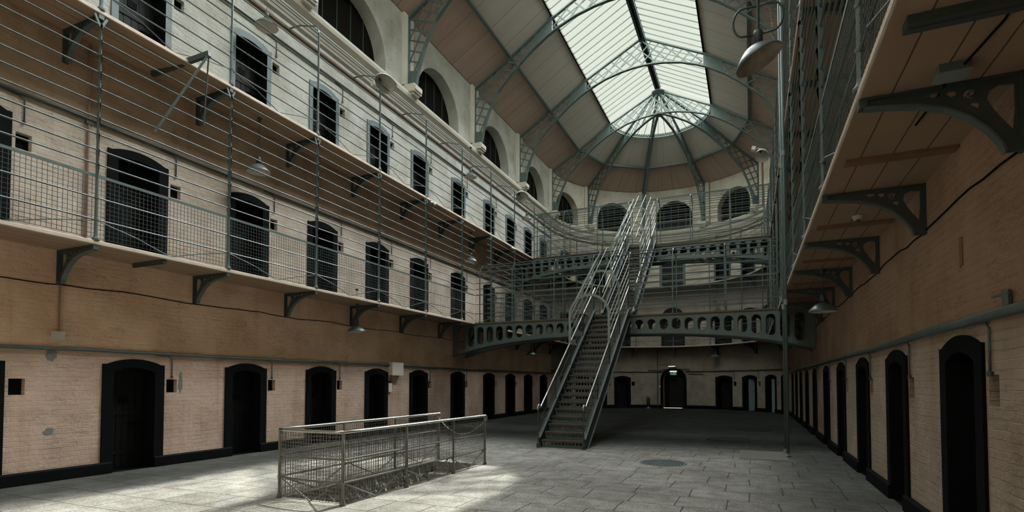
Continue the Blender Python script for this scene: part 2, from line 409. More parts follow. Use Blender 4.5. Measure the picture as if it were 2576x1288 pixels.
def build_wall(name, side, s0, s1, step, label):
    if side == 'L': P = lambda s, z, d: at('L', s, -d, z)
    elif side == 'R': P = lambda s, z, d: at('R', -s, -d, z)
    else: P = lambda s, z, d: at('A', math.degrees(-s / R), -d, z)
    ops = wall_openings(side); br = {round(s0, 4), round(s1, 4)}
    if step:
        n = int((s1 - s0) / step)
        br |= {round(s0 + (s1 - s0) * i / n, 4) for i in range(n + 1)}
    for o in ops:
        for i in range(o['n'] + 1): br.add(round(o['a'] + (o['b'] - o['a']) * (.5 - .5 * cos(pi * i / o['n']) if o['n'] > 8 else i / o['n']), 4))
    br = sorted(b for b in br if s0 - 1e-6 <= b <= s1 + 1e-6); m = MB()
    for a, b in zip(br, br[1:]):
        if b - a < 1e-4: continue
        mid = (a + b) / 2; za = zb = 0.
        for o in sorted((o for o in ops if o['a'] < mid < o['b']), key=lambda o: o['z0']):
            z0 = o['z0']
            if z0 > za + 1e-4: m.face([P(a, za, 0), P(b, zb, 0), P(b, z0, 0), P(a, z0, 0)], [(a, za), (b, zb), (b, z0), (a, z0)])
            ta, tb = o['top'](a), o['top'](b); d = o['d']
            if not o.get('lined'): m.face([P(a, ta, 0), P(b, tb, 0), P(b, tb, d), P(a, ta, d)], [(a, ta), (b, tb), (b, tb + d), (a, ta + d)])
            if not o.get('lined') or z0 == 0: m.face([P(a, z0, 0), P(a, z0, d), P(b, z0, d), P(b, z0, 0)], [(a, z0), (a, z0 + d), (b, z0 + d), (b, z0)], 1 if z0 == 0 else 0)
            if o.get('back') == 1: m.face([P(a, z0, d), P(a, ta, d), P(b, tb, d), P(b, z0, d)], [(a, z0), (a, ta), (b, tb), (b, z0)], 1)  # black sheet stands in for the unlit cell behind each niche
            za, zb = ta, tb
        m.face([P(a, za, 0), P(b, zb, 0), P(b, ZT, 0), P(a, ZT, 0)], [(a, za), (b, zb), (b, ZT), (a, ZT)])
    for o in ops:
        d = o['d']
        for s in (o['a'], o['b']):
            if s < s0 or s > s1 or o.get('lined'): continue
            t = o['top'](s)
            m.face([P(s, o['z0'], 0), P(s, t, 0), P(s, t, d), P(s, o['z0'], d)], [(s, o['z0']), (s, t), (s + d, t), (s + d, o['z0'])])
    for i in range(24):
        a, b = s0 + (s1 - s0) * i / 24, s0 + (s1 - s0) * (i + 1) / 24
        m.face([P(b, -.3, .95), P(a, -.3, .95), P(a, 14.6, .95), P(b, 14.6, .95)], [(b, 0), (a, 0), (a, 14), (b, 14)])
        m.face([P(b, 14.6, .95), P(a, 14.6, .95), P(a, ZT, -.03), P(b, ZT, -.03)], [(b, 0), (a, 0), (a, 1), (b, 1)])
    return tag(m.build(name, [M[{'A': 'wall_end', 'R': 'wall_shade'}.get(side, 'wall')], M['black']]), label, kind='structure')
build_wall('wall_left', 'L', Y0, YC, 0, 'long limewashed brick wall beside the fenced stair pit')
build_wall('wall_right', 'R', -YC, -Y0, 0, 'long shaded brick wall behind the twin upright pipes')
build_wall('wall_back', 'A', -pi * R, 0., .3, 'rounded end wall of the cell block with arched doorway')
m = MB(); m.face([(XL, Y0, 0), (XR, Y0, 0), (XR, Y0, ZT), (XL, Y0, ZT)], [(0, 0), (XR - XL, 0), (XR - XL, ZT), (0, ZT)])
m.face([(XL, Y0, ZT), (XR, Y0, ZT), (XC, Y0, 17.4)], [(0, ZT), (XR - XL, ZT), (R, 17.4)])
tag(m.build('wall_front', M['wall']), 'plain end wall of the hall opposite the rounded end', kind='structure')

# ---------------------------------------------------------------- floor with the stair pit cut out
PX0, PX1, PY0, PY1 = -6.0, -4.93, 5.78, 9.62
m = MB()
for a, b in (((XL, Y0), (XR, PY0)), ((XL, PY0), (PX0, PY1)), ((PX1, PY0), (XR, PY1)), ((XL, PY1), (XR, YC))):
    m.face([(a[0], a[1], 0), (b[0], a[1], 0), (b[0], b[1], 0), (a[0], b[1], 0)])
pts = [at('A', 180 - 6 * k) for k in range(31)]
m.face(list(reversed(pts)))
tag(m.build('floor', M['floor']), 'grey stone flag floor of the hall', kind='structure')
pit = empty('stairwell_pit', (PX0, PY0, 0), 0, 'rough stone stair pit sunk in the floor inside the wire fence', 'stair pit', kind='structure')
m = MB(); D = 2.4
n = 14
def rough_wall(p, q, z0, z1, nx, nz, nrm):
    g = [[None] * (nz + 1) for _ in range(nx + 1)]
    for i in range(nx + 1):
        for j in range(nz + 1):
            q0 = V(p).lerp(V(q), i / nx); q0.z = z1 + (z0 - z1) * j / nz
            e = 0 if j == 0 else random.uniform(0, .045)
            g[i][j] = q0 - V(nrm) * e
    for i in range(nx):
        for j in range(nz): m.face([g[i][j], g[i + 1][j], g[i + 1][j + 1], g[i][j + 1]])
rough_wall((PX0, PY0, 0), (PX0, PY1, 0), -D, 0, 76, 40, (1, 0, 0))
rough_wall((PX1, PY0, 0), (PX1, PY1, 0), -D, 0, 76, 40, (-1, 0, 0))
rough_wall((PX0, PY0, 0), (PX1, PY0, 0), -D, 0, 12, 20, (0, 1, 0))
rough_wall((PX0, PY1, 0), (PX1, PY1, 0), -D, 0, 12, 20, (0, -1, 0))
m.face([(PX0, PY0, -D), (PX1, PY0, -D), (PX1, PY1, -D), (PX0, PY1, -D)])
for a_, b_ in (((PX0 - .15, PY0 - .15), (PX1 + .15, PY0 - .15)), ((PX1 + .15, PY0 - .15), (PX1 + .15, PY1 + .15)), ((PX1 + .15, PY1 + .15), (PX0 - .15, PY1 + .15)), ((PX0 - .15, PY1 + .15), (PX0 - .15, PY0 - .15))):
    m.face([(a_[0], a_[1], -D - .1), (b_[0], b_[1], -D - .1), (b_[0], b_[1], -.004), (a_[0], a_[1], -.004)])
m.build('pit_lining', M['stone_dark'], pit, origin=(PX0, PY0, 0))
for k in range(12):
    s = MB(); y = PY1 - .3 * (k + 1); z = -.2 * (k + 1) 
    s.box((PX0 + .08, y, z - .22), (PX1 - .08, y + .3, z))
    s.build('step', M['stone_dark'], pit, origin=(PX0, PY0, 0))

# skirting: black plinth, broken at every doorway
def plinth(name, side, spans, label):
    m = MB()
    for a, b in spans:
        k = max(1, int(abs(b - a) / 6)) if side == 'A' else 1
        fs = [lambda o, z, t=a + (b - a) * i / k: at(side, t, o, z) for i in range(k + 1)]
        m.sweep(fs, [(-.02, 0), (.055, 0), (.055, .175), (.03, .20), (-.02, .20)])
    return tag(m.build(name, M['black']), label, kind='structure')
g = .38
plinth('baseboard_left', 'L', [(a + g, b - g) for a, b in zip([Y0] + DY, DY + [YC])], 'black painted plinth along the sunlit-side wall')
plinth('baseboard_right', 'R', [(a + g, b - g) for a, b in zip([Y0] + DYR, DYR + [YC])], 'black painted plinth along the shaded-side wall')
da = math.degrees(g / R); AL = [180.] + sorted(DA + [95.6, 86.8], reverse=True) + [0.]
sp = []
for a, b in zip(AL, AL[1:]):
    if a == 95.6: continue
    sp.append((a - (da if a not in (180., 86.8) else (0 if a == 180. else 3.0)), b + (da if b not in (0., 95.6) else (0 if b == 0. else 3.0))))
plinth('baseboard_back', 'A', sp, 'black painted plinth round the curved end wall')

# ---------------------------------------------------------------- cell doors
def outline(hw, sh, rise, n=12, z0=0.):
    f = arch_top(0, hw - .07, sh, rise)
    pts = [(-hw, z0), (hw, z0), (hw, sh)]
    for i in range(n + 1):
        x = (hw - .07) * (1 - 2 * i / n); pts.append((x, f(x)))
    pts.append((-hw, sh)); return pts
def inner(hw, top, rise, n=8, z0=0.):
    f = arch_top(0, hw, top - rise, rise)
    return [(-hw, z0)] + [(-hw + 2 * hw * i / n, f(-hw + 2 * hw * i / n)) for i in range(n + 1)] + [(hw, z0)]
def make_door(sur, HW=HW):
    root = empty('door_1', (0, 0, -50), 0, 'x', kind='structure', group='cell doors')
    root['kind'] = 'structure'
    m = MB()
    o = outline(.55, 1.935, .10); i = inner(HW, HT, .09)
    ring = o[:1] + i + o[1:]
    # surround as one concave polygon: outer left bottom -> inner arch -> outer right bottom -> outer arch
    m.plate(ring, [], lambda x, y, w: V((x, -.012 + w, y)), .03)
    m.build('surround', sur, root); m = MB()
    for a, b in zip(i, i[1:]):
        m.face([(a[0] * .995, -.02, a[1]), (b[0] * .995, -.02, b[1]), (b[0] * .995, .42, b[1]), (a[0] * .995, .42, a[1])])
    m.build('jamb', M['black'], root)
    lf = MB(); lf.box((-HW - .02, .33, 0), (HW + .02, .38, HT + .02))
    for k in range(6): lf.box((-HW + .02 + k * (2 * HW - .04) / 6, .322, .03), (-HW + .11 + .01 + k * (2 * HW - .04) / 6, .33, HT - .02))
    for z in (.28, 1.0, 1.6): lf.box((-HW, .31, z), (HW, .33, z + .07))
    leaf = lf.build('door_leaf', M['door'], root)
    h = MB(); h.box((-.09, .312, 1.20), (.09, .325, 1.33)); h.tube([(HW - .06, .30, .86), (HW - .28, .30, .86)], .013, 6); h.tube([(HW - .16, .30, .86), (HW - .16, .27, .82), (HW - .16, .27, .76)], .009, 6)
    h.build('bolt', M['black'], leaf)
    return root
dark_door = make_door(M['black']); blue_door = make_door(M['bluegrey'], HW2)
first = {id(dark_door): True, id(blue_door): True}
LV = [('ground floor', 0.), ('lower gallery', Z1), ('upper gallery', Z2)]
ndoor = 0
def place_door(proto, side, t, z, label):
    global ndoor
    loc = at(side, t, 0, z); rz = rot(side, t)
    if first[id(proto)]:
        first[id(proto)] = False; proto.location = loc; proto.rotation_euler = (0, 0, rz); proto['label'] = label; r = proto
    else: r = dup(proto, loc, rz, label, 'cell doors')
    ndoor += 1; return r
for lname, z in LV:
    pr = blue_door if z == Z2 else dark_door
    for side, ts in (('L', DY), ('R', DYR), ('A', DA)):
        ts = [t for t in ts if side == 'A' or t > (2 if side == 'L' else 4.9)]
        for k, t in enumerate(ts):
            col = 'blue-grey framed' if z == Z2 else 'black'
            if side == 'A': lab = f'{col} cell door on the {lname} of the rounded end, {ORD[k]} going round from the sunlit side'
            else: lab = f'{col} cell door on the {lname}, {SIDE[side]}, {ORD[k]} from the near end'
            place_door(pr, side, t, z, lab)
# open leaves in two cells of the rounded end
for k, a in enumerate((45.4, 29.0)):
    p = at('A', a, 0, 0); r = rot('A', a)
    m = MB(); m.box((0, -.02, .02), (.045, .68, HT - .08)); m.box((-.012, .05, .25), (0, .6, .33)); m.box((-.012, .05, 1.3), (0, .6, 1.38))
    o = empty('open_door', p, r, ['pale teal cell door standing open near the shaded end of the curved wall', 'narrow edge of a pale teal open door in the cell nearest the pipes'][k], 'door', 'open cell doors')
    d = m.build('door_leaf', M['teal_door'], o); d.location = (-.02 if k == 0 else .16, -.05, 0); d.rotation_euler = (0, 0, radians(-14))

# arched doorway on the ground floor of the rounded end, arched door above it, wide door on top
def big_arch(z, hw, spring, rise, label, sur, leaf_open, flat=False):
    p = at('A', 91.2, 0, z); r = rot('A', 91.2)
    o = empty('door_2', p, r, label, kind='structure')
    f = arch_top(0, hw, spring, rise); g2 = arch_top(0, hw - .17, spring, rise - (.17 if not flat else .1))
    n = 20
    out = [(-hw - .01, 0)] + [(-hw + 2 * hw * i / n, f(-hw + 2 * hw * i / n)) for i in range(n + 1)] + [(hw + .01, 0)]
    inn = [(-hw + .17, 0)] + [(-(hw - .17) + 2 * (hw - .17) * i / n, g2(-(hw - .17) + 2 * (hw - .17) * i / n)) for i in range(n + 1)] + [(hw - .17, 0)]
    m = MB(); m.plate(out + list(reversed(inn)), [], lambda x, y, w: V((x, .04 + w, y)), .12)
    m.build('surround', sur, o)
    w = hw - .17
    if leaf_open:
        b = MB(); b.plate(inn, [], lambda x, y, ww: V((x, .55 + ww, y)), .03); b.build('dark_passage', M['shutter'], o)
        l1 = MB(); l1.box((-w + .34, .40, 0.03), (w, .46, spring + .18)); l1.box((w - .5, .385, .9), (w - .1, .40, 1.0)); l1.build('door_leaf', M['door'], o)
        l2 = MB(); l2.box((0, 0, .03), (.05, .34, spring + .1)); q = l2.build('side_leaf', M['batten'], o); q.location = (-w, .1, 0)
        s = MB(); s.box((-w + .02, .0, 0), (w - .12, .06, .025)); s.build('lit_threshold', M['lit'], o)  # sill given an emissive glow, light painted where no lamp is
    else:
        for sgn in (-1, 1):
            l = MB(); x0, x1 = (-w, -.01) if sgn < 0 else (.01, w)
            hp = [(x0, 0), (x1, 0)] + [(x1 + (x0 - x1) * i / 8, g2(x1 + (x0 - x1) * i / 8)) for i in range(9)]
            l.plate(hp, [], lambda x, y, ww: V((x, .30 + ww, y)), .05); lf = l.build('door_leaf', M['door'], o)
            if flat and sgn > 0:
                gr = MB()
                for i in range(4): gr.box((.12 + .12 * i, .25, .5), (.135 + .12 * i, .265, 1.7))
                for j in range(6): gr.box((.10, .25, .5 + .23 * j), (.52, .265, .515 + .23 * j))
                gr.build('grille', M['iron'], lf)
    return o
big_arch(0, .80, 1.78, .78, 'arched doorway under the exit sign in the rounded end, leaf ajar', M['black'], True)
big_arch(Z1, .72, 1.8, .70, 'round-headed double door on the lower gallery of the rounded end', M['black'], False)
big_arch(Z2, .80, 1.95, .2, 'wide double door with barred grille on the upper gallery end', M['bluegrey'], False, True)

# ---------------------------------------------------------------- arcade: dark boarding in the arches, pilasters, corbels, cornice
def arch_window(side, t, hw, spring, label, k):
    o = empty('window_2', at(side, t, 0, 11.30), rot(side, t), label, kind='structure', group='boarded arches under the roof')
    n = 20; f = arch_top(0, hw + .03, spring - 11.30, hw)
    pl = [(-hw - .03, -.02), (hw + .03, -.02)] + [(hw + .03 - 2 * (hw + .03) * i / n, f(hw + .03 - 2 * (hw + .03) * i / n) + .02) for i in range(n + 1)]
    m = MB(); m.plate(pl, [], lambda x, y, w: V((x, .44 + w, y)), .04); b = m.build('boarding', M['shutter'], o)
    m = MB()
    for i in range(1, 5):
        x = -hw + 2 * hw * i / 5; m.box((x - .012, .405, 0), (x + .012, .422, max(.05, f(x) - .03)))
    m.build('batten', M['iron_dark'], b)
    return o
for side, ts, hw, sp_ in (('L', ARY[2:], 1.46, 11.62), ('R', ARY[2:], 1.46, 11.62), ('A', ARA, 1.13, 12.0)):
    for k, t in enumerate(ts):
        w = {'L': f'dark boarded arch high on the sunlit-side wall, {ORD[k]} from the near end', 'R': f'dark boarded arch high on the shaded-side wall, {ORD[k]} from the near end',
             'A': f'dark boarded arch under the dome, {ORD[k]} going round from the sunlit side'}[side]
        arch_window(side, t, hw, sp_, w, k)
def molding(name, prof, mat, label):
    m = MB(); m.sweep(upath(), prof); return tag(m.build(name, mat), label, kind='structure')
molding('trim_1', [(-.02, 10.62), (.06, 10.62), (.10, 10.70), (.16, 10.80), (.17, 10.90), (.27, 10.98), (.30, 11.06), (.30, 11.13), (.24, 11.16), (.05, 11.20), (-.02, 11.20)], M['trim'], 'limewashed stone cornice running round the hall below the arches')
molding('trim_2', [(-.02, 10.36), (.045, 10.36), (.055, 10.40), (.045, 10.44), (-.02, 10.44)], M['string'], 'thin rusty string line below the cornice')
for side, ts in (('L', RIBY), ('R', RIBY), ('A', RIBA)):
    for k, t in enumerate(ts):
        n_ = 'pillar_1'
        o = empty(n_, at(side, t, 0, 11.16), rot(side, t), kind='structure', group='piers between the arches')
        tag(o, {'A': f'pale pier under the dome, {ORD[k]} going round from the sunlit side'}.get(side, f'pale pier between boarded arches, {SIDE[side]}, {ORD[k]} from the near end'), kind='structure')
        m = MB(); m.box((-.28, -.10, .28), (.28, .02, ZT - 11.16)); m.build('shaft', M['trim'], o)
        m = MB(); m.box((-.23, -.46, .02), (.23, .0, .27)); m.box((-.17, -.40, -.06), (.17, .0, .02)); m.box((-.20, -.50, .08), (.20, -.46, .22)); m.build('corbel', M['trim'], o)
        m = MB(); m.box((.28, -.09, .0), (.33, -.0, ZT - 11.16)); m.build('drainpipe', M['copper'] if side != 'R' else M['trim'], o)

# ---------------------------------------------------------------- roof
RT = [(6.12, 13.88), (4.42, 14.86), (2.63, 16.02), (0., 17.42)]      # roof slope, (distance from the centre line, z)
def roofpt(side, r, z, t):
    """side -1/+1 straight parts (t = y); 0 the dome (t = degrees)"""
    if side: return V((XC + side * r, t, z))
    a = radians(t); return V((XC + r * cos(a), YC + r * sin(a), z))
m = MB()
for sd in (-1, 1):
    for (r0, z0), (r1, z1) in zip(RT[:2], RT[1:3]):
        l = sqrt((r0 - r1) ** 2 + (z0 - z1) ** 2); u0 = 0 if r0 > 5 else 2
        m.face([roofpt(sd, r0, z0, Y0), roofpt(sd, r0, z0, YC), roofpt(sd, r1, z1, YC), roofpt(sd, r1, z1, Y0)], [(Y0, u0), (YC, u0), (YC, u0 + l), (Y0, u0 + l)], 0 if r0 > 5 else 1)
# dome: round at the wall, straight between ribs at the purlins, round at the skylight
def ringpt(t, kind):
    if kind == 0: return roofpt(0, *RT[0], t)
    if kind == 2: return roofpt(0, *RT[2], t)
    a0 = math.floor(t / 36. + 1e-9) * 36.; a0 = min(a0, 144.); f = (t - a0) / 36.
    return roofpt(0, *RT[1], a0).lerp(roofpt(0, *RT[1], a0 + 36.), f)
for k in range(60):
    a, b = 3. * k, 3. * k + 3
    for j in (0, 1):
        w = 6.1 if j == 0 else 4.4
        ua, ub = radians(a) * w, radians(b) * w
        m.face([ringpt(b, j), ringpt(a, j), ringpt(a, j + 1), ringpt(b, j + 1)], [(ub, 0), (ua, 0), (ua, 2), (ub, 2)], j)
tag(m.build('ceiling', [M['planks'], M['planks_upper']]), 'brown boarded roof slopes running into the half dome', kind='structure')
# outer roof shell keeps daylight out
def purlin(p, q, label, group, w=.11, h=.17):
    o = empty('purlin_beam', p, 0, label, 'roof beam', group)
    p, q = V(p), V(q); d = q - p; m = MB(); m.bar((0, 0, -.02), tuple(d + V((0, 0, -.02))), w, .035); m.build('flange', M['iron'], o)
    m = MB(); m.bar((0, 0, .05), tuple(d + V((0, 0, .05))), .03, h); m.build('web', M['iron'], o)
for sd, nm in ((-1, 'sunlit'), (1, 'shaded')):
    purlin(roofpt(sd, 4.42, 14.76, Y0 + .05), roofpt(sd, 4.42, 14.76, YC - .1), f'long grey-green roof beam halfway up the {nm}-side roof slope', 'roof purlins')
for k in range(5):
    purlin(roofpt(0, 4.40, 14.74, 180 - 36 * k - 1.2), roofpt(0, 4.40, 14.74, 144 - 36 * k + 1.2), f'straight beam between dome ribs, {ORD[k]} going round from the sunlit side', 'dome purlins', .12, .12)

# skylight
sky = empty('window_1', (XC, YC, 16.0), 0, 'long ridged glass skylight ending in a fan of panes', kind='structure')
O = (XC, YC, 16.0); m = MB(); YG0 = Y0
for sd in (-1, 1):
    m.face([roofpt(sd, 2.62, 16.04, YG0), roofpt(sd, 2.62, 16.04, YC), roofpt(sd, 0, 17.44, YC), roofpt(sd, 0, 17.44, YG0)])
for k in range(20):
    m.face([roofpt(0, 2.62, 16.04, 9 * k), roofpt(0, 2.62, 16.04, 9 * k + 9), roofpt(0, 0, 17.44, 0)])
m.build('pane', M['glass'], sky, origin=O)
m = MB(); y = YG0 + .3
while y < YC - .2:
    for sd in (-1, 1): m.bar(roofpt(sd, 2.6, 16.02, y), roofpt(sd, .1, 17.36, y), .028, .04)
    y += .445
for k in range(1, 20): m.bar(roofpt(0, 2.6, 16.02, 9 * k), roofpt(0, .35, 17.2, 9 * k), .022, .035)
m.build('window_frame', M['iron'], sky, origin=O)
m = MB()
for dx in (-.09, .09): m.box((XC + dx - .045, YG0, 17.16), (XC + dx + .045, YC, 17.36))
m.box((XC - .15, YG0, 17.30), (XC + .15, YC, 17.40)); m.build('ridge_beam', M['ridge'], sky, origin=O)
m = MB()
for sd in (-1, 1): m.bar(roofpt(sd, 2.63, 15.99, YG0), roofpt(sd, 2.63, 15.99, YC), .06, .10)
m.build('curb', M['shutter'], sky, origin=O)
m = MB(); fs = [lambda o, z, a=180 - 4.5 * k: roofpt(0, 2.62 - o, z, a) for k in range(41)]
m.sweep(fs, [(-.05, 15.84), (.02, 15.84), (.02, 15.88), (-.05, 15.88)]); m.sweep(fs, [(-.05, 16.02), (.02, 16.02), (.02, 16.06), (-.05, 16.06)])
for k in range(60):
    a = 3. * k; m.bar(roofpt(0, 2.62, 15.87, a), roofpt(0, 2.62, 16.03, a + 1.5), .02, .025, (cos(radians(a)), sin(radians(a)), 0)); m.bar(roofpt(0, 2.62, 16.03, a + 1.5), roofpt(0, 2.62, 15.87, a + 3), .02, .025, (cos(radians(a)), sin(radians(a)), 0))
m.build('ring_girder', M['iron_light'], sky, origin=O)
m = MB(); m.lathe([(.02, 17.02), (.34, 17.10), (.36, 17.16), (.30, 17.22), (.02, 17.24)], (XC, YC, 0), 20); m.lathe([(.0, 15.86), (.22, 15.88), (.24, 15.96), (.0, 15.99)], (XC, YC, 0), 20)
m.build('hub', M['iron'], sky, origin=O)

# ribs
BOT = [(5.72, 11.43), (5.62, 11.95), (5.40, 12.65), (4.98, 13.45), (4.46, 13.97), (3.98, 14.40), (3.45, 14.83), (2.85, 15.22), (2.32, 15.49), (1.7, 15.73), (.95, 15.90), (.4, 15.965), (0., 15.975)]
TOP = [(6.02, 11.43), (6.02, 13.80), (4.40, 14.74), (2.62, 15.90), (0., 17.26)]
def interp(tab, x):
    for (a, za), (b, zb) in zip(tab, tab[1:]):
        if min(a, b) - 1e-9 <= x <= max(a, b) + 1e-9 and abs(a - b) > 1e-9: return za + (zb - za) * (x - a) / (b - a)
    return None
def inside(r, z):
    if r < 0 or r > 6.0: return False
    t = interp(TOP[1:], r); b = interp(BOT, r) if r <= 5.72 else 11.43
    return b <= z <= t
def lattice(m, ang, spacing, r0, r1, thick, side):
    """bars at an angle in the rib plane, cut where they leave the rib; local x = r * side"""
    dx, dz = cos(ang), sin(ang); nx, nz = -dz, dx
    for k in range(-60, 60):
        c = k * spacing; run = None; t = -16.
        while t < 24.:
            r, z = 0 + dx * t + nx * c, 11. + dz * t + nz * c
            ok = inside(r, z) and r0 <= r <= r1
            if ok and run is None: run = (r, z)
            if run is not None: 
                if ok: last = (r, z)
                if not ok:
                    if (last[0] - run[0]) ** 2 + (last[1] - run[1]) ** 2 > .006:
                        m.bar((run[0] * side, 0, run[1]), (last[0] * side, 0, last[1]), .018, thick, (-nx * side, 0, -nz) if True else (0, 1, 0))
                    run = None
            t += .04
def half_rib(parent, side):
    m = MB()
    for (a, za), (b, zb) in zip(TOP, TOP[1:]):
        m.bar((a * side, 0, za), (b * side, 0, zb), .13, .06); 
    m.build('top_chord', M['iron'], parent)
    m = MB()
    for (a, za), (b, zb) in zip(BOT, BOT[1:]): m.bar((a * side, 0, za), (b * side, 0, zb), .14, .045)
    m.build('bottom_chord', M['iron'], parent)
    m = MB()
    lattice(m, radians(45), .36, 0., 2.6, .05, side); lattice(m, radians(-45), .36, 0., 2.6, .05, side)
    m.build('lattice', M['iron'], parent); m = MB()
    lattice(m, radians(22), .33, 3.4, 6.0, .05, side); lattice(m, radians(-64), .33, 3.4, 6.0, .05, side)
    m.build('lattice', M['iron'], parent)
    m = MB()
    pts = [(x * side, interp(TOP[1:], x)) for x in (2.62, 3.0, 3.4)] + [(x * side, interp(BOT, x)) for x in (3.4, 3.0, 2.62)]
    m.plate(pts, [], lambda x, y, w: V((x, w, y)), .02)
    m.build('gusset_plate', M['iron'], parent); m = MB()
    m.plate([(6.0 * side, 11.43), (6.0 * side, 12.0), (5.63 * side, 11.95), (5.72 * side, 11.43)], [], lambda x, y, w: V((x, w, y)), .02)
    m.build('foot_plate', M['iron'], parent)
rib = empty('roof_rib', (XC, RIBY[0], 0), 0, 'x', 'roof rib', 'arched lattice roof ribs'); half_rib(rib, 1); half_rib(rib, -1)
RL = ['arched iron lattice rib over the hall, the one nearest the camera', 'arched iron lattice rib, second from the camera', 'arched iron lattice rib, third from the camera', 'arched iron lattice rib, fourth from the camera', 'arched iron lattice rib at the mouth of the half dome']
rib['label'] = RL[0]
for y, lb in list(zip(RIBY, RL))[1:]: dup(rib, (XC, y, 0), 0, lb)
dr = empty('dome_rib', (XC, YC, 0), radians(RIBA[0]), 'x', 'roof rib', 'radiating dome ribs'); half_rib(dr, 1)
dr['label'] = 'radiating dome rib, first going round from the sunlit side'
for k, a in enumerate(RIBA[1:]): dup(dr, (XC, YC, 0), radians(a), f'radiating dome rib, {ORD[k + 1]} going round from the sunlit side')

# ---------------------------------------------------------------- galleries
def gallery_slab(z, label, name):
    m = MB(); fs = upath(); n = len(fs)
    def quad(f, g, a, b, ua, ub, mi): m.face([f(*a), g(*a), g(*b), f(*b)], [ua, ua, ub, ub] if False else ua + ub, mi)
    s = 0.
    for f, g in zip(fs, fs[1:]):
        l = (g(0, 0) - f(0, 0)).length
        bt = [f(-.02, z - .07), g(-.02, z - .07), g(W - .01, z - .07), f(W - .01, z - .07)]
        m.face(bt, [(0, s), (0, s + l), (W, s + l), (W, s)], 0)
        tp = [f(-.02, z), f(W - .02, z), g(W - .02, z), g(-.02, z)]
        m.face(tp, [(0, s), (W, s), (W, s + l), (0, s + l)], 0); s += l
    o = m.build(name, M['slab'])
    tag(o, label, kind='structure')
    e = MB(); e.sweep(fs, [(W - .03, z - .068), (W - .012, z - .072), (W, z - .06), (W, z - .012), (W - .012, z), (W - .03, z)])
    e.build('nosing', M['slab_edge'], o)
    return o
gallery_slab(Z1, 'narrow stone gallery floor round the hall at first-floor height', 'gallery_slab')
gallery_slab(Z2, 'narrow stone gallery floor round the hall at second-floor height', 'gallery_slab')

# gallery brackets fixed to the walls
def make_bracket():
    o = empty('gallery_bracket', (0, 0, 0), 0, 'x', 'bracket')
    cv = [(.95, -.075), (.80, -.09), (.62, -.12), (.45, -.175), (.31, -.265), (.20, -.38), (.135, -.48), (.11, -.555)]
    outer = [(.0, -.005), (.93, -.005), (.97, -.03)] + cv + [(.0, -.555)]
    h1 = [(.05, -.07), (.13, -.06), (.19, -.09), (.205, -.15), (.17, -.23), (.115, -.32), (.06, -.40), (.048, -.25)]
    h2 = [(.275, -.06), (.315, -.05), (.345, -.075), (.335, -.115), (.295, -.13), (.265, -.10)]
    h3 = [(.38, -.05), (.42, -.045), (.44, -.07), (.41, -.095), (.375, -.08)]
    h4 = [(.47, -.045), (.53, -.04), (.57, -.055), (.52, -.075), (.475, -.07)]
    h5 = [(.245, -.165), (.285, -.155), (.30, -.175), (.255, -.21)]
    m = MB(); m.plate(outer, [h1, h2, h3, h4, h5], lambda x, y, w: V((w, -x, y)), .022); m.build('web', M['iron_dark'], o)
    m = MB(); 
    for a, b in zip(cv, cv[1:]): m.bar((0, -a[0], a[1]), (0, -b[0], b[1]), .075, .016)
    m.build('curved_flange', M['iron'], o)
    m = MB(); m.bar((0, 0, -.012), (0, -.95, -.012), .085, .018); m.bar((0, -.012, -.56), (0, -.012, 0), .085, .02, (0, 1, 0)); m.box((-.04, -.99, -.075), (.04, -.93, -.005)); m.build('top_flange', M['iron_dark'], o)
    sc = MB(); sp = [(0, -.30 - .045 * (1 - i / 14.) * cos(i * .62), -.09 + .045 * (1 - i / 14.) * sin(i * .62)) for i in range(13)]
    sc.tube(sp, .007, 5); sc.build('scroll', M['iron_dark'], o)
    return o
br0 = make_bracket(); brf = True
POSTY = [2.8 + 2.385 * k for k in range(12)]          # y of posts and brackets on the long walls
POSTY = [p for p in POSTY if p < 29.2]
POSTR = [2.54 + 2.345 * k for k in range(12)]
POSTA = [165., 140., 115., 90., 65., 40., 15.]
for z, ln in ((Z1, 'lower'), (Z2, 'upper')):
    for side, ts in (('L', POSTY[1:]), ('R', POSTR[1:]), ('A', POSTA)):
        for k, t in enumerate(ts):
            loc = at(side, t, 0, z - .07); rz = rot(side, t)
            lb = f'iron bracket under the {ln} gallery, {SIDE[side]}, {ORD[k]} ' + ('going round from the sunlit side' if side == 'A' else 'from the near end')
            if brf: br0.location = loc; br0.rotation_euler = (0, 0, rz); br0['label'] = lb; br0['group'] = 'gallery brackets'; brf = False
            else: dup(br0, loc, rz, lb, 'gallery brackets')

# bars and battens fixed under the slab halfway between brackets
def soffit_bar(side, t, z, length, w, h, mat, label, name, x0=.12):
    o = empty(name, at(side, t, 0, z), rot(side, t), label, 'bar' if mat == 'iron_dark' else 'batten', 'cross pieces under the galleries')
    m = MB(); m.bar((0, -x0, -h / 2), (0, -length, -h / 2), w, h)
    m.build('bar_body', M[mat], o)
    if mat == 'iron_dark':
        m = MB(); m.bar((0, -x0 + .02, -h * .5), (0, -length + .02, -h * .5), .02, h * 1.3); m.build('bar_web', M[mat], o)
soffit_bar('L', 6.30, Z1 - .07, .97, .07, .07, 'iron_dark', 'short rusty iron bar under the lower gallery above the second door', 'outrigger_bar')
soffit_bar('R', 3.90, Z1 - .07, .90, .12, .055, 'iron_dark', 'heavy dark iron bar under the gallery in the top corner', 'outrigger_bar', 0)
for k, y in enumerate((6.2, 8.65, 11.0, 13.4, 15.7)):
    soffit_bar('R', y, Z1 - .07, .90, .14, .03, 'batten', f'red-brown timber batten under the shaded gallery, {ORD[k]} from the near end', 'soffit_batten', .0)
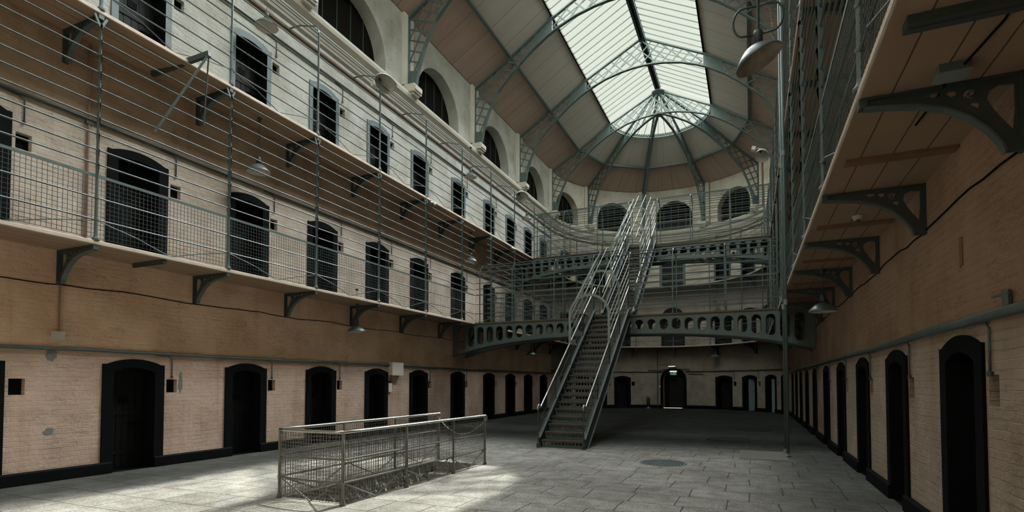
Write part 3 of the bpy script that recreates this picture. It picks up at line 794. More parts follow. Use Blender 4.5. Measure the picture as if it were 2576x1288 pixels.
orr = empty('stay_outrigger', at('L', 6.55, 0, Z2 - .07), rot('L', 6.55), 'iron outrigger with two raking stays jutting past the upper gallery edge', 'outrigger')
m = MB(); m.bar((0, -.13, -.05), (.18, -1.45, .12), .07, .09); m.build('arm', M['iron_dark'], orr)
m = MB(); m.tube([(.18, -1.43, .12), (-.5, -1.0, -1.55)], .022, 6); m.build('stay', M['iron'], orr)
m = MB(); m.tube([(.18, -1.43, .12), (.42, -1.0, -1.02)], .013, 6); m.build('stay', M['iron'], orr)

# railings
def Q(side, t, o, z): return at(side, t, o, z)
def wires(m, side, t0, t1, z0, z1, off, pitch=.066, r=.0026):
    P = lambda t, z: Q(side, t, off, z)
    ln = (P(t1, 0) - P(t0, 0)).length; n = max(2, int(ln / pitch)); k = int((z1 - z0) / pitch)
    nrm = (P(t1, 0) - P(t0, 0)).normalized()
    for i in range(n + 1):
        t = t0 + (t1 - t0) * i / n; m.bar(P(t, z0), P(t, z1), 2 * r, 2 * r)
    seg = 1 if side != 'A' else 6
    for j in range(k + 1):
        z = z0 + (z1 - z0) * j / k
        for i in range(seg): m.bar(P(t0 + (t1 - t0) * i / seg, z), P(t0 + (t1 - t0) * (i + 1) / seg, z), 2 * r, 2 * r)
def railing(side, z, ts, t_end, rods, upper, mesh, label, gap=None, group=None):
    off = W - .03; o = empty('gallery_railing', Q(side, ts[0], off, z), 0, label, 'railing', 'gallery railings'); O = tuple(o.location)
    for t in ts:
        m = MB(); p = lambda h, e=0.: Q(side, t, off - e, z + h)
        dirn = (Q(side, t, off + 1, 0) - Q(side, t, off, 0)).normalized(); tang = V((-dirn.y, dirn.x, 0))
        m.lathe([(.0, 0), (.055, 0), (.055, .03), (.038, .05), (.032, .07), (.027, .10), (.026, .31), (.036, .32), (.036, .345), (.026, .355), (.024, .66), (.034, .67), (.034, .695), (.024, .70), (.024, 1.05), (.0, 1.06)], p(0), 8)
        if upper:
            m.bar(p(1.0), p(2.5), .05, .014, tang)
            arc = [p(2.5 + .22 * sin(a), .22 - .22 * cos(a)) for a in [pi / 2 * i / 6 for i in range(7)]] + [p(2.84, .60), p(2.86, .96)]
            for a, b in zip(arc, arc[1:]): m.bar(a, b, .045, .014, tang.cross(b - a).normalized())
        else:
            # the flat bar is twisted round each rod: a row of long tapering tongues
            m.bar(p(1.0), p(3.42), .065, .013, tang)
            for h in rods:
                if h > 1.1: m.mesh([p(h - .21) - dirn * .03, p(h - .21) + dirn * .03, p(h - .01) + dirn * .055, p(h - .01) - dirn * .055, p(h + .02) + dirn * .03, p(h + .02) - dirn * .03], [(0, 1, 2, 3), (3, 2, 4, 5), (3, 2, 1, 0), (5, 4, 2, 3)])
            for sgn in (-1, 1): m.bar(p(3.42), p(3.62, 0) + tang * .09 * sgn, .035, .02, dirn)
            m.bar(p(3.42), p(3.64, .1), .04, .04)
        m.build('post', M['iron'], o, origin=O)
    runs = [(ts[0] if side == 'A' else ts[0] - 1.4, gap[0]), (gap[1], t_end)] if gap else [((180. if side == 'A' else ts[0] - 1.4), t_end)]
    for h in rods:
        thick = abs(h - 1.03) < .01
        for a, b in runs:
            m = MB(); n = 24 if side == 'A' else 1
            pts = [Q(side, a + (b - a) * i / n, off, z + h) for i in range(n + 1)]
            if thick:
                for p, q in zip(pts, pts[1:]): m.bar(p, q, .018, .045)
            else: m.tube(pts, .013, 6)
            m.build('rail', M['iron'], o, origin=O)
    if upper:
        for e, hh in ((.06, 2.66), (.22, 2.73), (.55, 2.84)):
            m = MB(); n = 24 if side == 'A' else 1; a, b = runs[0][0], t_end
            m.tube([Q(side, a + (b - a) * i / n, off - e, z + hh) for i in range(n + 1)], .0115, 6); m.build('rail', M['iron'], o, origin=O)
    al = ts + [t_end]
    for a, b in zip(al, al[1:]):
        if mesh and not (gap and a < (gap[0] + gap[1]) / 2 < b):
            m = MB(); wires(m, side, a, b, z + .04, z + 1.02, off); m.build('mesh_panel', M['iron_dark'], o, origin=O)
        if abs(b - a) > (1. if side != 'A' else 10):
            mid = (a + b) / 2
            for s_, e_ in ((a, mid), (b, mid)):
                if s_ == t_end: continue
                m = MB(); m.tube([Q(side, s_, off, z + .32), Q(side, s_ + (e_ - s_) * .5, off + .05, z + .17), Q(side, e_, off + .02, z - .01)], .009, 5); m.build('stay', M['iron'], o, origin=O)
    return o
RODS1 = [.33, .68, 1.03, 1.22, 1.45, 1.70, 1.96, 2.20, 2.44, 2.70, 2.98, 3.22, 3.47]
RODS2 = [.30, .57, .84, 1.11, 1.38, 1.65, 1.92, 2.19, 2.46]
B1, B2, BD = 18.1, 24.12, 1.05
railing('L', Z1, POSTY, YC, RODS1, False, True, 'barred railing with wire mesh on the lower gallery beside the sunlit wall', (B1, B1 + BD))
railing('R', Z1, POSTR, YC, RODS1, False, True, 'barred railing with wire mesh on the lower gallery above the camera', (B1, B1 + BD))
railing('A', Z1, POSTA, 0., RODS1[:6], False, True, 'curved meshed railing of the lower gallery round the end')
railing('L', Z2, POSTY, YC, RODS2, True, False, 'open barred railing with crooked posts on the upper sunlit-side gallery', (B2, B2 + BD))
railing('R', Z2, POSTR, YC, RODS2, True, False, 'open barred railing with crooked posts on the upper shaded-side gallery', (B2, B2 + BD))
railing('A', Z2, POSTA, 0., RODS2, True, False, 'curved open barred railing of the upper gallery round the end')

# ---------------------------------------------------------------- footbridges
XS0, XS1 = -4.88, -3.72          # stair opening
def girder(m, y, ztop, th=.03):
    f = lambda x: ztop - .56 - .009 * (x - XC) ** 2 - .00022 * (x - XC) ** 4
    xs = [XL + .02 + (XR - XL - .04) * i / 48 for i in range(49)]
    outer = [(XL + .02, ztop), (XR - .02, ztop)] + [(x, f(x)) for x in reversed(xs)]
    holes = []; rims = []
    for k in range(30):
        x = XC + (k - 14.5) * .392
        if abs(x - XC) > 5.75: continue
        lo, hi = f(x) + .13, ztop - .12; rr = .134; lo = min(lo, hi - 2 * rr)
        pts = [(x + rr * cos(a), hi - rr + rr * sin(a)) for a in [pi * i / 9 for i in range(10)]] + [(x + rr * cos(a), lo + rr + rr * sin(a)) for a in [pi + pi * i / 9 for i in range(10)]]
        holes.append(pts); rims.append((x, lo, hi, rr))
    m.plate(outer, holes, lambda x, z, w: V((x, y + w, z)), th)
    for x, lo, hi, rr in rims:
        r2 = rr + .022
        pts = [(x + r2 * cos(a), y - th / 2, hi - rr + r2 * sin(a)) for a in [pi * i / 9 for i in range(10)]] + [(x + r2 * cos(a), y - th / 2, lo + rr + r2 * sin(a)) for a in [pi + pi * i / 9 for i in range(10)]]
        m.tube(pts, .011, 5, closed=True)
    return f, xs
def footbridge(yf, z, fopen, bopen, label):
    yb = yf + BD; o = empty('footbridge', (XC, yf, z), 0, label, 'footbridge'); O = (XC, yf, z)
    for y in (yf + .03, yb - .03):
        m = MB(); f, xs = girder(m, y, z - .05); m.build('girder', M['iron'], o, origin=O)
        m = MB()
        for a, b in zip(xs, xs[1:]): m.bar((a, y, f(a) - .012), (b, y, f(b) - .012), .13, .024)
        m.build('bottom_flange', M['iron_dark'], o, origin=O)
    m = MB(); m.box((XL + W, yf - .03, z - .055), (XR - W, yb + .03, z - .005)); m.build('deck', M['timber_edge'], o, origin=O)
    for k in range(5):
        x = XC + (k - 2) * 2.2; m = MB(); m.box((x - .03, yf + .05, z - .25), (x + .03, yb - .05, z - .06)); m.build('cross_beam', M['iron_dark'], o, origin=O)
    x0, x1 = XL + W, XR - W
    for x in (-9.25, -7.93, -6.32, XS0 - .05, XS1 + .05, -2.27, -.70, .60):
        m = MB(); rr = BD / 2 - .02; yc = yf + BD / 2; hs = 1.72
        pts = [(x, yf + .02, z)] + [(x, yc - rr * cos(a), z + hs + rr * sin(a)) for a in [pi * i / 14 for i in range(15)]] + [(x, yb - .02, z)]
        for a, b in zip(pts, pts[1:]): m.bar(a, b, .04, .014, (V(b) - V(a)).cross(V((1, 0, 0))))
        m.lathe([(.0, 0), (.045, 0), (.04, .04), (.022, .06), (.022, .2), (.0, .2)], (x, yf + .02, z), 8); m.lathe([(.0, 0), (.045, 0), (.04, .04), (.022, .06), (.022, .2), (.0, .2)], (x, yb - .02, z), 8)
        m.build('hoop', M['iron'], o, origin=O)
    for y, op in ((yf + .015, fopen), (yb - .015, bopen)):
        for h in (.33, .68, 1.03, 1.25, 1.47, 1.70):
            for a, b in ([(x0, XS0 - .05), (XS1 + .05, x1)] if op else [(x0, x1)]):
                m = MB()
                if h == 1.03: m.bar((a, y, z + h), (b, y, z + h), .018, .04)
                else: m.tube([(a, y, z + h), (b, y, z + h)], .014, 6)
                m.build('rail', M['iron'], o, origin=O)
        for a, b in ((x0, -7.93), (-7.93, -6.32), (-6.32, XS0 - .05), (XS1 + .05, -2.27), (-2.27, -.70), (-.70, x1)):
            m = MB(); n = int((b - a) / .066)
            for i in range(n): m.bar((a + (b - a) * i / n, y, z + .03), (a + (b - a) * i / n, y, z + 1.02), .0045, .0045)
            for j in range(15): m.bar((a, y, z + .03 + .066 * j), (b, y, z + .03 + .066 * j), .0045, .0045)
            m.build('mesh_panel', M['iron_dark'], o, origin=O)
    rr = BD / 2 - .02; yc = yf + BD / 2
    for a in (20, 42, 66, 90, 114, 138, 160):
        m = MB(); m.tube([(x0, yc - rr * cos(radians(a)), z + 1.72 + rr * sin(radians(a)) + .01), (x1, yc - rr * cos(radians(a)), z + 1.72 + rr * sin(radians(a)) + .01)], .014, 6); m.build('rail', M['iron'], o, origin=O)
    return o
footbridge(B1, Z1, True, True, 'lower iron footbridge with pierced girders and hooped cage')
footbridge(B2, Z2, True, False, 'upper iron footbridge with pierced girders and hooped cage')

# ---------------------------------------------------------------- staircases
def staircase(xc, hw, ya, za, yb, zb, n, hoops, ground, label):
    o = empty('iron_staircase', (xc, ya, za), 0, label, 'staircase'); O = (xc, ya, za)
    sl = (zb - za) / (yb - ya); zl = lambda y: za + (y - ya) * sl
    rise = (zb - za) / n; run = (yb - ya) / n
    tr = MB(); tr.box((-hw + .03, 0, rise - .03), (hw - .03, run + .03, rise)); t0 = None
    rs = MB(); hx = [(-hw + .09 + (2 * hw - .18) * (i + .5) / 11) for i in range(11)]
    holes = [[(x + .035 * cos(2 * pi * j / 8), rise * .5 + .035 * sin(2 * pi * j / 8)) for j in range(8)] for x in hx]
    rs.plate([(-hw + .03, 0), (hw - .03, 0), (hw - .03, rise - .03), (-hw + .03, rise - .03)], holes, lambda x, z, w: V((x, .035 + w, z)), .008)
    ns = MB(); ns.box((-hw + .03, -.022, rise - .036), (hw - .03, 0, rise + .001))
    for k in range(n):
        loc = (0, run * k, rise * k)
        if k == 0: a, b, c = tr.build('tread', M['iron_dark'], o), rs.build('riser', M['iron'], o), ns.build('nosing', M['rusty'])
        else:
            a = t0[0].copy(); b = t0[1].copy(); c = t0[2].copy()
            for q in (a, b, c): COL.objects.link(q)
        a.parent = o; b.parent = o; c.parent = a
        if k == 0: t0 = (a, b, c)
        a.location = loc; b.location = loc
    up = V((0, -sl, 1)).normalized(); al = V((0, 1, sl)).normalized()
    for sgn in (-1, 1):
        x = xc + sgn * hw
        m = MB(); p, q = V((x, ya - .02, za + .10)), V((x, yb, zb + .10))
        m.bar(p, q, .02, .34, up); m.build('stringer', M['iron_dark'], o, origin=O)
        m = MB(); m.bar(p + up * .17, q + up * .17, .09, .016, up); m.bar(p - up * .17, q - up * .17, .09, .016, up); m.build('stringer_flange', M['iron_light'], o, origin=O)
        hr = .92; m = MB(); pts = [(x, ya + (yb - ya) * i / 10, zl(ya + (yb - ya) * i / 10) + hr + .06) for i in range(11)]
        if ground: pts = [(x, ya - .17, za + .93), (x, ya - .18, za + 1.0), (x, ya - .12, za + 1.045), (x, ya - .03, za + 1.03)] + pts
        m.tube(pts, .026, 8); m.build('handrail', M['steel'], o, True, origin=O)
        for h in (.34, .62):
            m = MB(); m.tube([(x, ya, za + h + .06), (x, yb, zb + h + .06)], .008, 5); m.build('rail', M['iron'], o, origin=O)
        m = MB()
        for i in range(int((yb - ya) / .075)):
            y = ya + .075 * i; m.bar((x, y, zl(y) + .26), (x, y, zl(y) + .96), .004, .004)
        for j in range(9): m.bar((x, ya, za + .28 + .08 * j), (x, yb, zb + .28 + .08 * j), .004, .004)
        m.build('mesh_panel', M['iron_dark'], o, origin=O)
        k = 0; y = ya - .15 if ground else ya + .1
        while y < yb:
            zb_ = max(za, zl(y) + .05) if y > ya else za
            m = MB(); m.lathe([(.0, 0), (.05, 0), (.05, .10), (.03, .13), (.02, .18), (.018, .5), (.028, .52), (.018, .54), (.018, .9), (.026, .93), (.0, .95)], (x, y, zb_), 8)
            m.build('newel' if k == 0 else 'baluster', M['iron_dark'], o, origin=O); y += 1.32; k += 1
        # cage rods on this side
        y0h = hoops[0]
        for h in (1.25, 1.5, 1.75):
            m = MB(); m.tube([(x, y0h, zl(y0h) + h), (x, yb + .05, zb + h)], .011, 6); m.build('cage_rod', M['cage'], o, origin=O)
    for y in hoops:
        m = MB(); z0 = zl(y)
        pts = [(xc - hw, y, z0 + .95)] + [(xc - hw * cos(a), y, z0 + 1.78 + hw * sin(a)) for a in [pi * i / 16 for i in range(17)]] + [(xc + hw, y, z0 + .95)]
        for a, b in zip(pts, pts[1:]): m.bar(a, b, .018, .07, (V(b) - V(a)).cross(V((0, 1, 0))))
        m.build('hoop', M['iron_light'], o, origin=O)
    for a in (22, 48, 74, 106, 132, 158):
        x, h = xc - hw * cos(radians(a)), 1.78 + hw * sin(radians(a)); y0h = hoops[0]
        m = MB(); m.tube([(x, y0h, zl(y0h) + h), (x, yb + .02, zb + h), (x, yb + .12, zb + h - .02)], .012, 6); m.build('cage_rod', M['cage'], o, origin=O)
    return o
staircase(-4.25, .58, 12.80, 0., B1, Z1, 21, (15.25, 16.55), True, 'long iron staircase rising from the floor to the lower footbridge')
staircase(-4.28, .56, B1 + BD, Z1, B2, Z2, 20, (20.5, 21.5, 22.8), False, 'upper caged iron staircase linking the two footbridges')
m = MB(); pts = [(-4.83 + 1.16 * i / 12, 12.66 + .0, .80 - .16 * (1 - (i / 6. - 1) ** 2)) for i in range(13)]
m.tube(pts, .008, 5); ch = tag(m.build('barrier_chain', M['iron_dark']), 'dark chain slung between the two newels at the stair foot', 'chain')

# ---------------------------------------------------------------- wire fence round the stair pit
fo = (-6.03, 5.68, 0.); fc = empty('pit_fence', fo, 0, 'waist-high wire mesh fence round the sunlit stair pit', 'fence')
A_, B_, C_, D_ = V((-6.04, 5.70, 0)), V((-4.87, 5.64, 0)), V((-4.80, 9.63, 0)), V((-6.03, 9.92, 0))
def along(a, b, f, z): p = a.lerp(b, f); return V((p.x, p.y, z))
posts = [A_, B_, along(B_, C_, .35, 0), along(B_, C_, .70, 0), C_, along(A_, D_, .31, 0), along(A_, D_, .64, 0), D_]
for p in posts:
    m = MB(); m.lathe([(.0, 0), (.038, 0), (.036, .03), (.026, .06), (.020, .09), (.020, .27), (.027, .285), (.027, .305), (.020, .32), (.019, .57), (.026, .585), (.026, .605), (.019, .62), (.018, .93), (.0, .94)], tuple(p), 10); m.build('post', M['fence'], fc, True, origin=fo)
def scroll(p, d):
    return [p + d * (.02 + .055 * sin(a) * (1 - a / 9)) + V((0, 0, -.055 + .055 * cos(a) * (1 - a / 9))) for a in [.3 * i for i in range(22)]]
for a, b, nm in ((B_, C_, 1), (A_, D_, 1)):
    pts = [along(a, b, i / 12, .95) for i in range(13)]; d = (b - a).normalized()
    m = MB(); m.tube(pts + scroll(along(a, b, 1, .95), d), .023, 8); m.build('handrail', M['steel'], fc, True, origin=fo)
bow = lambda i, n: .10 * (1 - (2 * i / n - 1) ** 2)
m = MB(); m.tube([along(A_, B_, i / 10, .95) - V((0, bow(i, 10) * .6, 0)) for i in range(11)], .023, 8); m.build('handrail', M['steel'], fc, True, origin=fo)
for a, b, segs, bw in ((A_, B_, 1, .6), (B_, C_, 3, 0), (A_, D_, 3, 0)):
    for h in (.60, .30):
        m = MB(); m.tube([along(a, b, i / 10, h) - V((0, bow(i, 10) * bw, 0)) for i in range(11)], .013, 6); m.build('rail', M['fence'], fc, origin=fo)
    for s in range(segs):
        f0, f1 = s / segs, (s + 1) / segs
        for u, v_ in ((f0, (f0 + f1) / 2), (f1, (f0 + f1) / 2)):
            m = MB(); m.tube([along(a, b, u, .30), along(a, b, v_, .01)], .011, 6); m.build('stay', M['fence'], fc, origin=fo)
        m = MB(); n = int((b - a).length * (f1 - f0) / .05)
        P = lambda f, z: along(a, b, f, z) - V((0, bow(f, 1.) * bw, 0))
        for i in range(n + 1):
            f = f0 + (f1 - f0) * i / n; m.bar(P(f, .03), P(f, .94), .0055, .0055)
        for j in range(19):
            for q in range(4): m.bar(P(f0 + (f1 - f0) * q / 4, .03 + .0505 * j), P(f0 + (f1 - f0) * (q + 1) / 4, .03 + .0505 * j), .0055, .0055)
        m.build('mesh_panel', M['fence'], fc, origin=fo)
m = MB()
for i in range(27):
    f = i / 26.; p = along(D_, C_, f, .86 - .30 * (1 - (2 * f - 1) ** 2)); q = along(D_, C_, min(1, f + .03), .86 - .30 * (1 - (2 * min(1, f + .03) - 1) ** 2))
    m.tube([p, q], .011 if i % 2 else .007, 5)
tag(m.build('fence_chain', M['steel']), 'slack steel chain across the open end of the pit fence', 'chain')

# ---------------------------------------------------------------- floor covers, slab, pipes
M['cover_dark'] = simple('worn_black_iron_cover', (.016, .02, .02), .6, 0, .3, 12, .2, .2)
def cover(x, y, r, label, grid=True):
    o = empty('drain_cover', (x, y, 0), 0, label, 'drain cover', 'round iron covers in the floor')
    m = MB(); m.lathe([(r + .03, 0), (r + .03, .008), (r - .02, .010), (r - .02, .004)], (0, 0, 0), 40); m.build('rim', M['cover' if grid else 'cover_dark'], o)
    m = MB(); m.lathe([(r - .015, .0), (r - .015, .005), (0, .005)], (0, 0, 0), 40); lid = m.build('lid', M['cover' if grid else 'cover_dark'], o)
    if grid:
        m = MB(); k = int(r / .05)
        for i in range(-k, k + 1):
            h = sqrt(max(0, (r - .02) ** 2 - (i * .05) ** 2)); m.box((i * .05 - .008, -h, .004), (i * .05 + .008, h, .012)); m.box((-h, i * .05 - .008, .004), (h, i * .05 + .008, .0118))
        m.build('grid', M['cover'], lid)
cover(-1.62, 11.22, .43, 'round gridded iron cover set in the pale flags before the stair')
def on_floor(px, py):
    return FLOORPT(px, py)
m = MB(); m.box((-.25, 12.47, 0), (.70, 14.02, .012)); tag(m.build('stone_patch', M['patch']), 'pale rectangular slab at the foot of the upright pipes', 'paving slab')
for k, (x, y) in enumerate(((.725, 13.24), (.720, 14.04))):
    o = empty('standing_pipe', (x, y, 0), 0, ['grey upright pipe on the pale slab, the one closer to the camera', 'grey upright pipe on the pale slab, the one behind'][k], 'pipe', 'upright pipes')
    m = MB(); m.tube([(0, 0, 0), (0, 0, 11.0)], .032, 10); m.build('pipe_run', M['iron'], o, True)
    m = MB(); m.lathe([(.0, .012), (.06, .012), (.06, .03), (.04, .04), (.04, .08), (.0, .08)], (0, 0, 0), 12)
    for z in (3.3, 6.6): m.lathe([(.032, z), (.042, z), (.042, z + .12), (.032, z + .12)], (0, 0, 0), 10)
    m.build('coupling', M['iron_light'], o)
cover(-.6, 16.6, .55, 'dark round cover beyond the stair, closer of the far pair', False)
cover(.05, 20.2, .55, 'dark round cover beyond the stair, further of the far pair', False)

def wall_pipe(side, z, r, t0, t1, label, mat='iron', drops=(), dz=.0, name='wall_conduit'):
    o = empty(name, at(side, t0, .03, z), 0, label, 'pipe'); O = tuple(o.location)
    n = 30 if side == 'A' else 10; m = MB()
    m.tube([at(side, t0 + (t1 - t0) * i / n, .035, z + .012 * sin(i * 1.9)) for i in range(n + 1)], r, 8); m.build('pipe_run', M[mat], o, True, origin=O)
    for k, t in enumerate(drops):
        sg = {'L': 1, 'R': -1}.get(side, -1); w = .70 if side != 'A' else math.degrees(.70 / R)
        a = t + sg * w; e = t + sg * w * .55
        m = MB(); m.tube([at(side, e, .02, z - .03), at(side, a - sg * w * .10, .02, z - .04), at(side, a, .02, z - .09), at(side, a, .02, z - .42 + dz)], .011, 6); m.build('drop_pipe', M[mat], o, True, origin=O)
        m = MB(); m.lathe([(0, -.02), (.022, -.02), (.022, .02), (0, .02)], tuple(at(side, a, .02, z - .44 + dz)), 8); m.build('pipe_end', M['iron_dark'], o, origin=O)
    return o
wall_pipe('L', 2.15, .028, 3.0, YC, 'grey conduit along the sunlit wall just above the ground-floor doors', 'iron', DY[2:8])
wall_pipe('L', 6.13, .032, 3.0, YC, 'dark conduit along the sunlit wall above the lower gallery doors', 'iron_dark', DY[1:8])
wall_pipe('L', 9.93, .022, 6.0, YC, 'thin dark conduit along the sunlit wall above the upper gallery doors', 'iron_dark', DY[2:9])
rp = wall_pipe('R', 2.13, .042, 4.6, YC, 'thick grey pipe along the shaded wall above the doors', 'iron', DYR[2:8], -.02)
m = MB(); m.tube([at('R', 5.15, .035, 2.13), at('R', 5.15, .035, 2.29)], .028, 8); m.tube([at('R', 5.10, .035, 2.26), at('R', 5.32, .06, 2.26)], .012, 6); m.build('stop_valve', M['iron'], rp, origin=tuple(rp.location))
wall_pipe('A', 2.28, .03, 180., 97., 'dark conduit on the curved wall, stair side of the arched doorway', 'iron_dark', [121.2], 0)
wall_pipe('A', 2.30, .03, 84., 0., 'dark conduit on the curved wall, shaded side of the arched doorway', 'iron_dark', [61.9, 45.4], 0)
o = empty('doorway_pipe', at('A', 97.5, .05, 0), 0, 'dark pipework standing beside and over the arched doorway', 'pipe'); O = tuple(o.location)
m = MB(); m.tube([at('A', 100.2, .04, 0), at('A', 100.2, .04, 3.75)], .03, 8); m.build('riser_pipe', M['iron_dark'], o, origin=O)
m = MB(); m.tube([at('A', 106, .05, 2.42), at('A', 100, .05, 2.38), at('A', 95, .10, 2.46), at('A', 91, .12, 2.47), at('A', 87, .10, 2.46), at('A', 82, .05, 2.45), at('A', 82, .05, 2.17), at('A', 74, .05, 2.14)], .022, 6); m.build('over_pipe', M['iron_dark'], o, origin=O)
m = MB(); m.tube([at('A', 99.6, .06, 2.75), at('A', 92.5, .08, 2.80)], .012, 6); m.build('lamp_pipe', M['iron_dark'], o, origin=O)

# boxes on the walls
def wallbox(side, t, z, w, h, d, mat, label, lid=True):
    o = empty('junction_box', at(side, t, 0, z), rot(side, t), label, 'junction box')
    m = MB(); m.box((-w / 2, -d, -h / 2), (w / 2, .01, h / 2)); m.build('box_body', M[mat], o)
    m = MB(); m.box((-w / 2 - .008, -d - .015, -h / 2 - .008), (w / 2 + .008, -d, h / 2 + .008)); m.build('box_cover', M[mat], o)
    return o
wallbox('L', 14.42, 2.04, .58, .40, .14, 'white_box', 'large white box on the conduit between the fourth and fifth sunlit doors')
wallbox('L', 14.18, 1.45, .16, .26, .03, 'white_box', 'small white plate on the brick below the large white box')
wallbox('L', 5.17, 2.37, .15, .12, .07, 'enamel', 'small grey box at the foot of a down pipe on the tan plaster')
wallbox('A', 99.0, 1.35, .10, .10, .05, 'enamel', 'tiny pale switch box beside the arched doorway')
o = empty('down_pipe', at('L', 5.19, .02, 2.43), 0, 'thin pinkish pipe running down the plaster from the first bracket', 'pipe')
m = MB(); m.tube([(0, 0, 0), (0, 0, .80)], .018, 6); m.build('pipe_run', M['copper'], o)
m = MB(); m.lathe([(0, .78), (.05, .78), (.05, .84), (0, .84)], (0, 0, 0), 8); m.build('pipe_cap', M['iron_dark'], o)
o = empty('down_pipe', at('L', 5.55, .03, Z1), 0, 'brown down pipe on the lower gallery wall before the second door', 'pipe')
m = MB(); m.tube([(0, 0, 0), (0, 0, 3.6)], .022, 6); m.build('pipe_run', M['copper'], o); m = MB(); m.box((-.03, -.05, 2.2), (.03, .05, 2.26)); m.build('pipe_clip', M['iron_dark'], o)
M['cement'] = simple('grey_cement', (.17, .18, .17), .9, 0, .3, 12, .5)
for y, z, w_, h_, lb in ((7.31, 1.60, .07, .36, 'upright grey cement patch beside the niche after the second sunlit door'), (5.10, 2.06, .14, .19, 'grey cement patch just under the conduit before the second sunlit door'), (5.10, .81, .13, .10, 'small grey cement patch low on the sunlit brickwork')):
    m = MB(); k = 14; pl = [((w_ / 2) * cos(2 * pi * i / k) * random.uniform(.75, 1.15) * (1.25 if i % 3 else 1), (h_ / 2) * sin(2 * pi * i / k) * random.uniform(.8, 1.15) * 1.15) for i in range(k)]
    m.plate(pl, [], lambda x, q, w: V((x, -.004 + w, q)), .01); o = m.build('cement_patch', M['cement']); o.location = at('L', y, 0, z); o.rotation_euler = (0, 0, rot('L', y)); tag(o, lb, 'wall patch')
# chase left in the shaded wall and cable on its face
o = empty('wall_slot', at('R', 6.16, 0, 2.795), rot('R', 6.16), 'narrow brown timber slot set upright in the shaded plaster', 'timber slot')
m = MB(); m.box((-.035, -.012, -.13), (.035, .02, .13)); m.build('timber_strip', M['batten'], o); m = MB(); m.box((-.05, -.006, -.14), (-.035, .02, .14)); m.build('timber_edge', M['iron_dark'], o)

for side, z, lb in (('L', 3.22, 'thin dark cable sagging between the brackets on the sunlit plaster'), ('R', 3.27, 'thin dark cable sagging between the brackets on the shaded plaster')):
    o = empty('wall_cable', at(side, 3.5, .01, z), 0, lb, 'cable'); O = tuple(o.location); m = MB(); y = 3.5; pts = []
    while y < YC: pts.append(at(side, y, .008, z + .018 * sin(y * 2.3) + random.uniform(-.012, .012))); y += .3
    m.tube(pts, .009, 5); m.build('cable_run', M['black'], o, origin=O)
o = empty('ceiling_box', (1.30, 4.60, Z1 - .07), 0, 'small grey cable box under the shaded gallery above the big bracket', 'junction box')
m = MB(); m.box((-.09, -.07, -.06), (.09, .07, 0)); m.build('box_body', M['shade_green'], o); m = MB(); m.box((-.095, -.075, -.075), (.095, .075, -.06)); m.build('box_cover', M['iron_light'], o)
m = MB(); m.tube([(0, .06, -.03), (.03, .35, -.01), (.0, .9, -.015)], .008, 5); m.tube([(.05, -.07, -.03), (.12, -.5, -.01), (.10, -.9, -.02)], .008, 6); m.build('cable_tail', M['black'], o)
for k, (x, y, lb) in enumerate(((1.31, 8.27, 'tiny pale ceiling rose under the shaded gallery, without a lamp, after the second bracket'), (1.31, 9.0, 'tiny pale ceiling rose under the shaded gallery before the third bracket'))):
    if k: continue
    o = empty('ceiling_rose', (x, y, Z1 - .07), 0, lb, 'ceiling rose'); m = MB(); m.lathe([(0, -.05), (.05, -.05), (.07, -.01), (.07, 0), (0, 0)], (0, 0, 0), 12); m.build('rose_body', M['enamel'], o, True); m = MB(); m.tube([(0, 0, -.05), (.01, 0, -.09)], .02, 6); m.build('socket', M['iron_dark'], o)
# ---------------------------------------------------------------- lamps
def make_lamp(name, r, mat_in):
    o = empty(name, (0, 0, 0), 0, 'x', 'lamp', 'enamel pendant lamps')
    m = MB(); m.lathe([(.045, .16), (.07, .15), (.12, .13), (r * .72, .075), (r * .93, .02), (r, -.01), (r * .99, -.02), (r * .92, .008), (r * .70, .06), (.10, .11), (.04, .13)], (0, 0, 0), 28); m.build('lamp_shade', M['shade_green'], o, True)
    m = MB(); m.lathe([(r * .985, -.018), (r * .90, .000), (r * .69, .050), (.10, .098), (.0, .10)], (0, 0, 0), 28); m.build('reflector', mat_in, o, True)
    m = MB(); m.lathe([(.0, .33), (.012, .33), (.045, .31), (.05, .27), (.05, .16), (.0, .15)], (0, 0, 0), 14); m.build('lamp_holder', M['iron_dark'], o, True)
    return o
lampA = make_lamp('pendant_lamp', .25, M['enamel']); used = [False]
def pendant(p, drop, label, tilt=(0, 0, 0), rscale=1.):
    if not used[0]: used[0] = True; r = lampA; r.location = p; r['label'] = label
    else: r = dup(lampA, p, 0, label)
    r.rotation_euler = tilt; r.scale = (rscale,) * 3
    m = MB(); m.tube([(0, 0, .32), (.004, 0, .32 + drop * .5), (0, 0, .32 + drop)], .006, 5); m.build('cord', M['iron_dark'], r)
    m = MB(); m.lathe([(0, .32 + drop - .06), (.035, .32 + drop - .05), (.045, .32 + drop), (0, .32 + drop)], (0, 0, 0), 10); m.build('ceiling_rose', M['iron_dark'], r)
    return r
pendant((-9.93, 8.83, 9.66), .85, 'grey enamel pendant lamp on the upper gallery before the second sunlit door')
pendant((-9.93, 8.67, 6.28), .88, 'white-lined enamel pendant under the upper gallery near the second sunlit door')
pendant((-9.93, 12.0, 3.02), .43, 'dark enamel pendant under the lower gallery near the fourth sunlit door')
pendant((-9.93, 18.64, 9.65), .85, 'small grey pendant lamp further along the upper sunlit gallery')
pendant((-9.93, 18.69, 6.33), .83, 'pale pendant under the upper gallery where the lower footbridge joins')
pendant((-9.93, 24.47, 9.6), .85, 'small distant pendant on the upper sunlit gallery near the dome')
pendant((1.28, 11.85, 2.97), .48, 'green enamel pendant with white rim under the shaded gallery')
p = at('A', 64.5, .5, 0); pendant((p.x, p.y, 3.15), .30, 'dark pendant under the lower gallery at the rounded end')
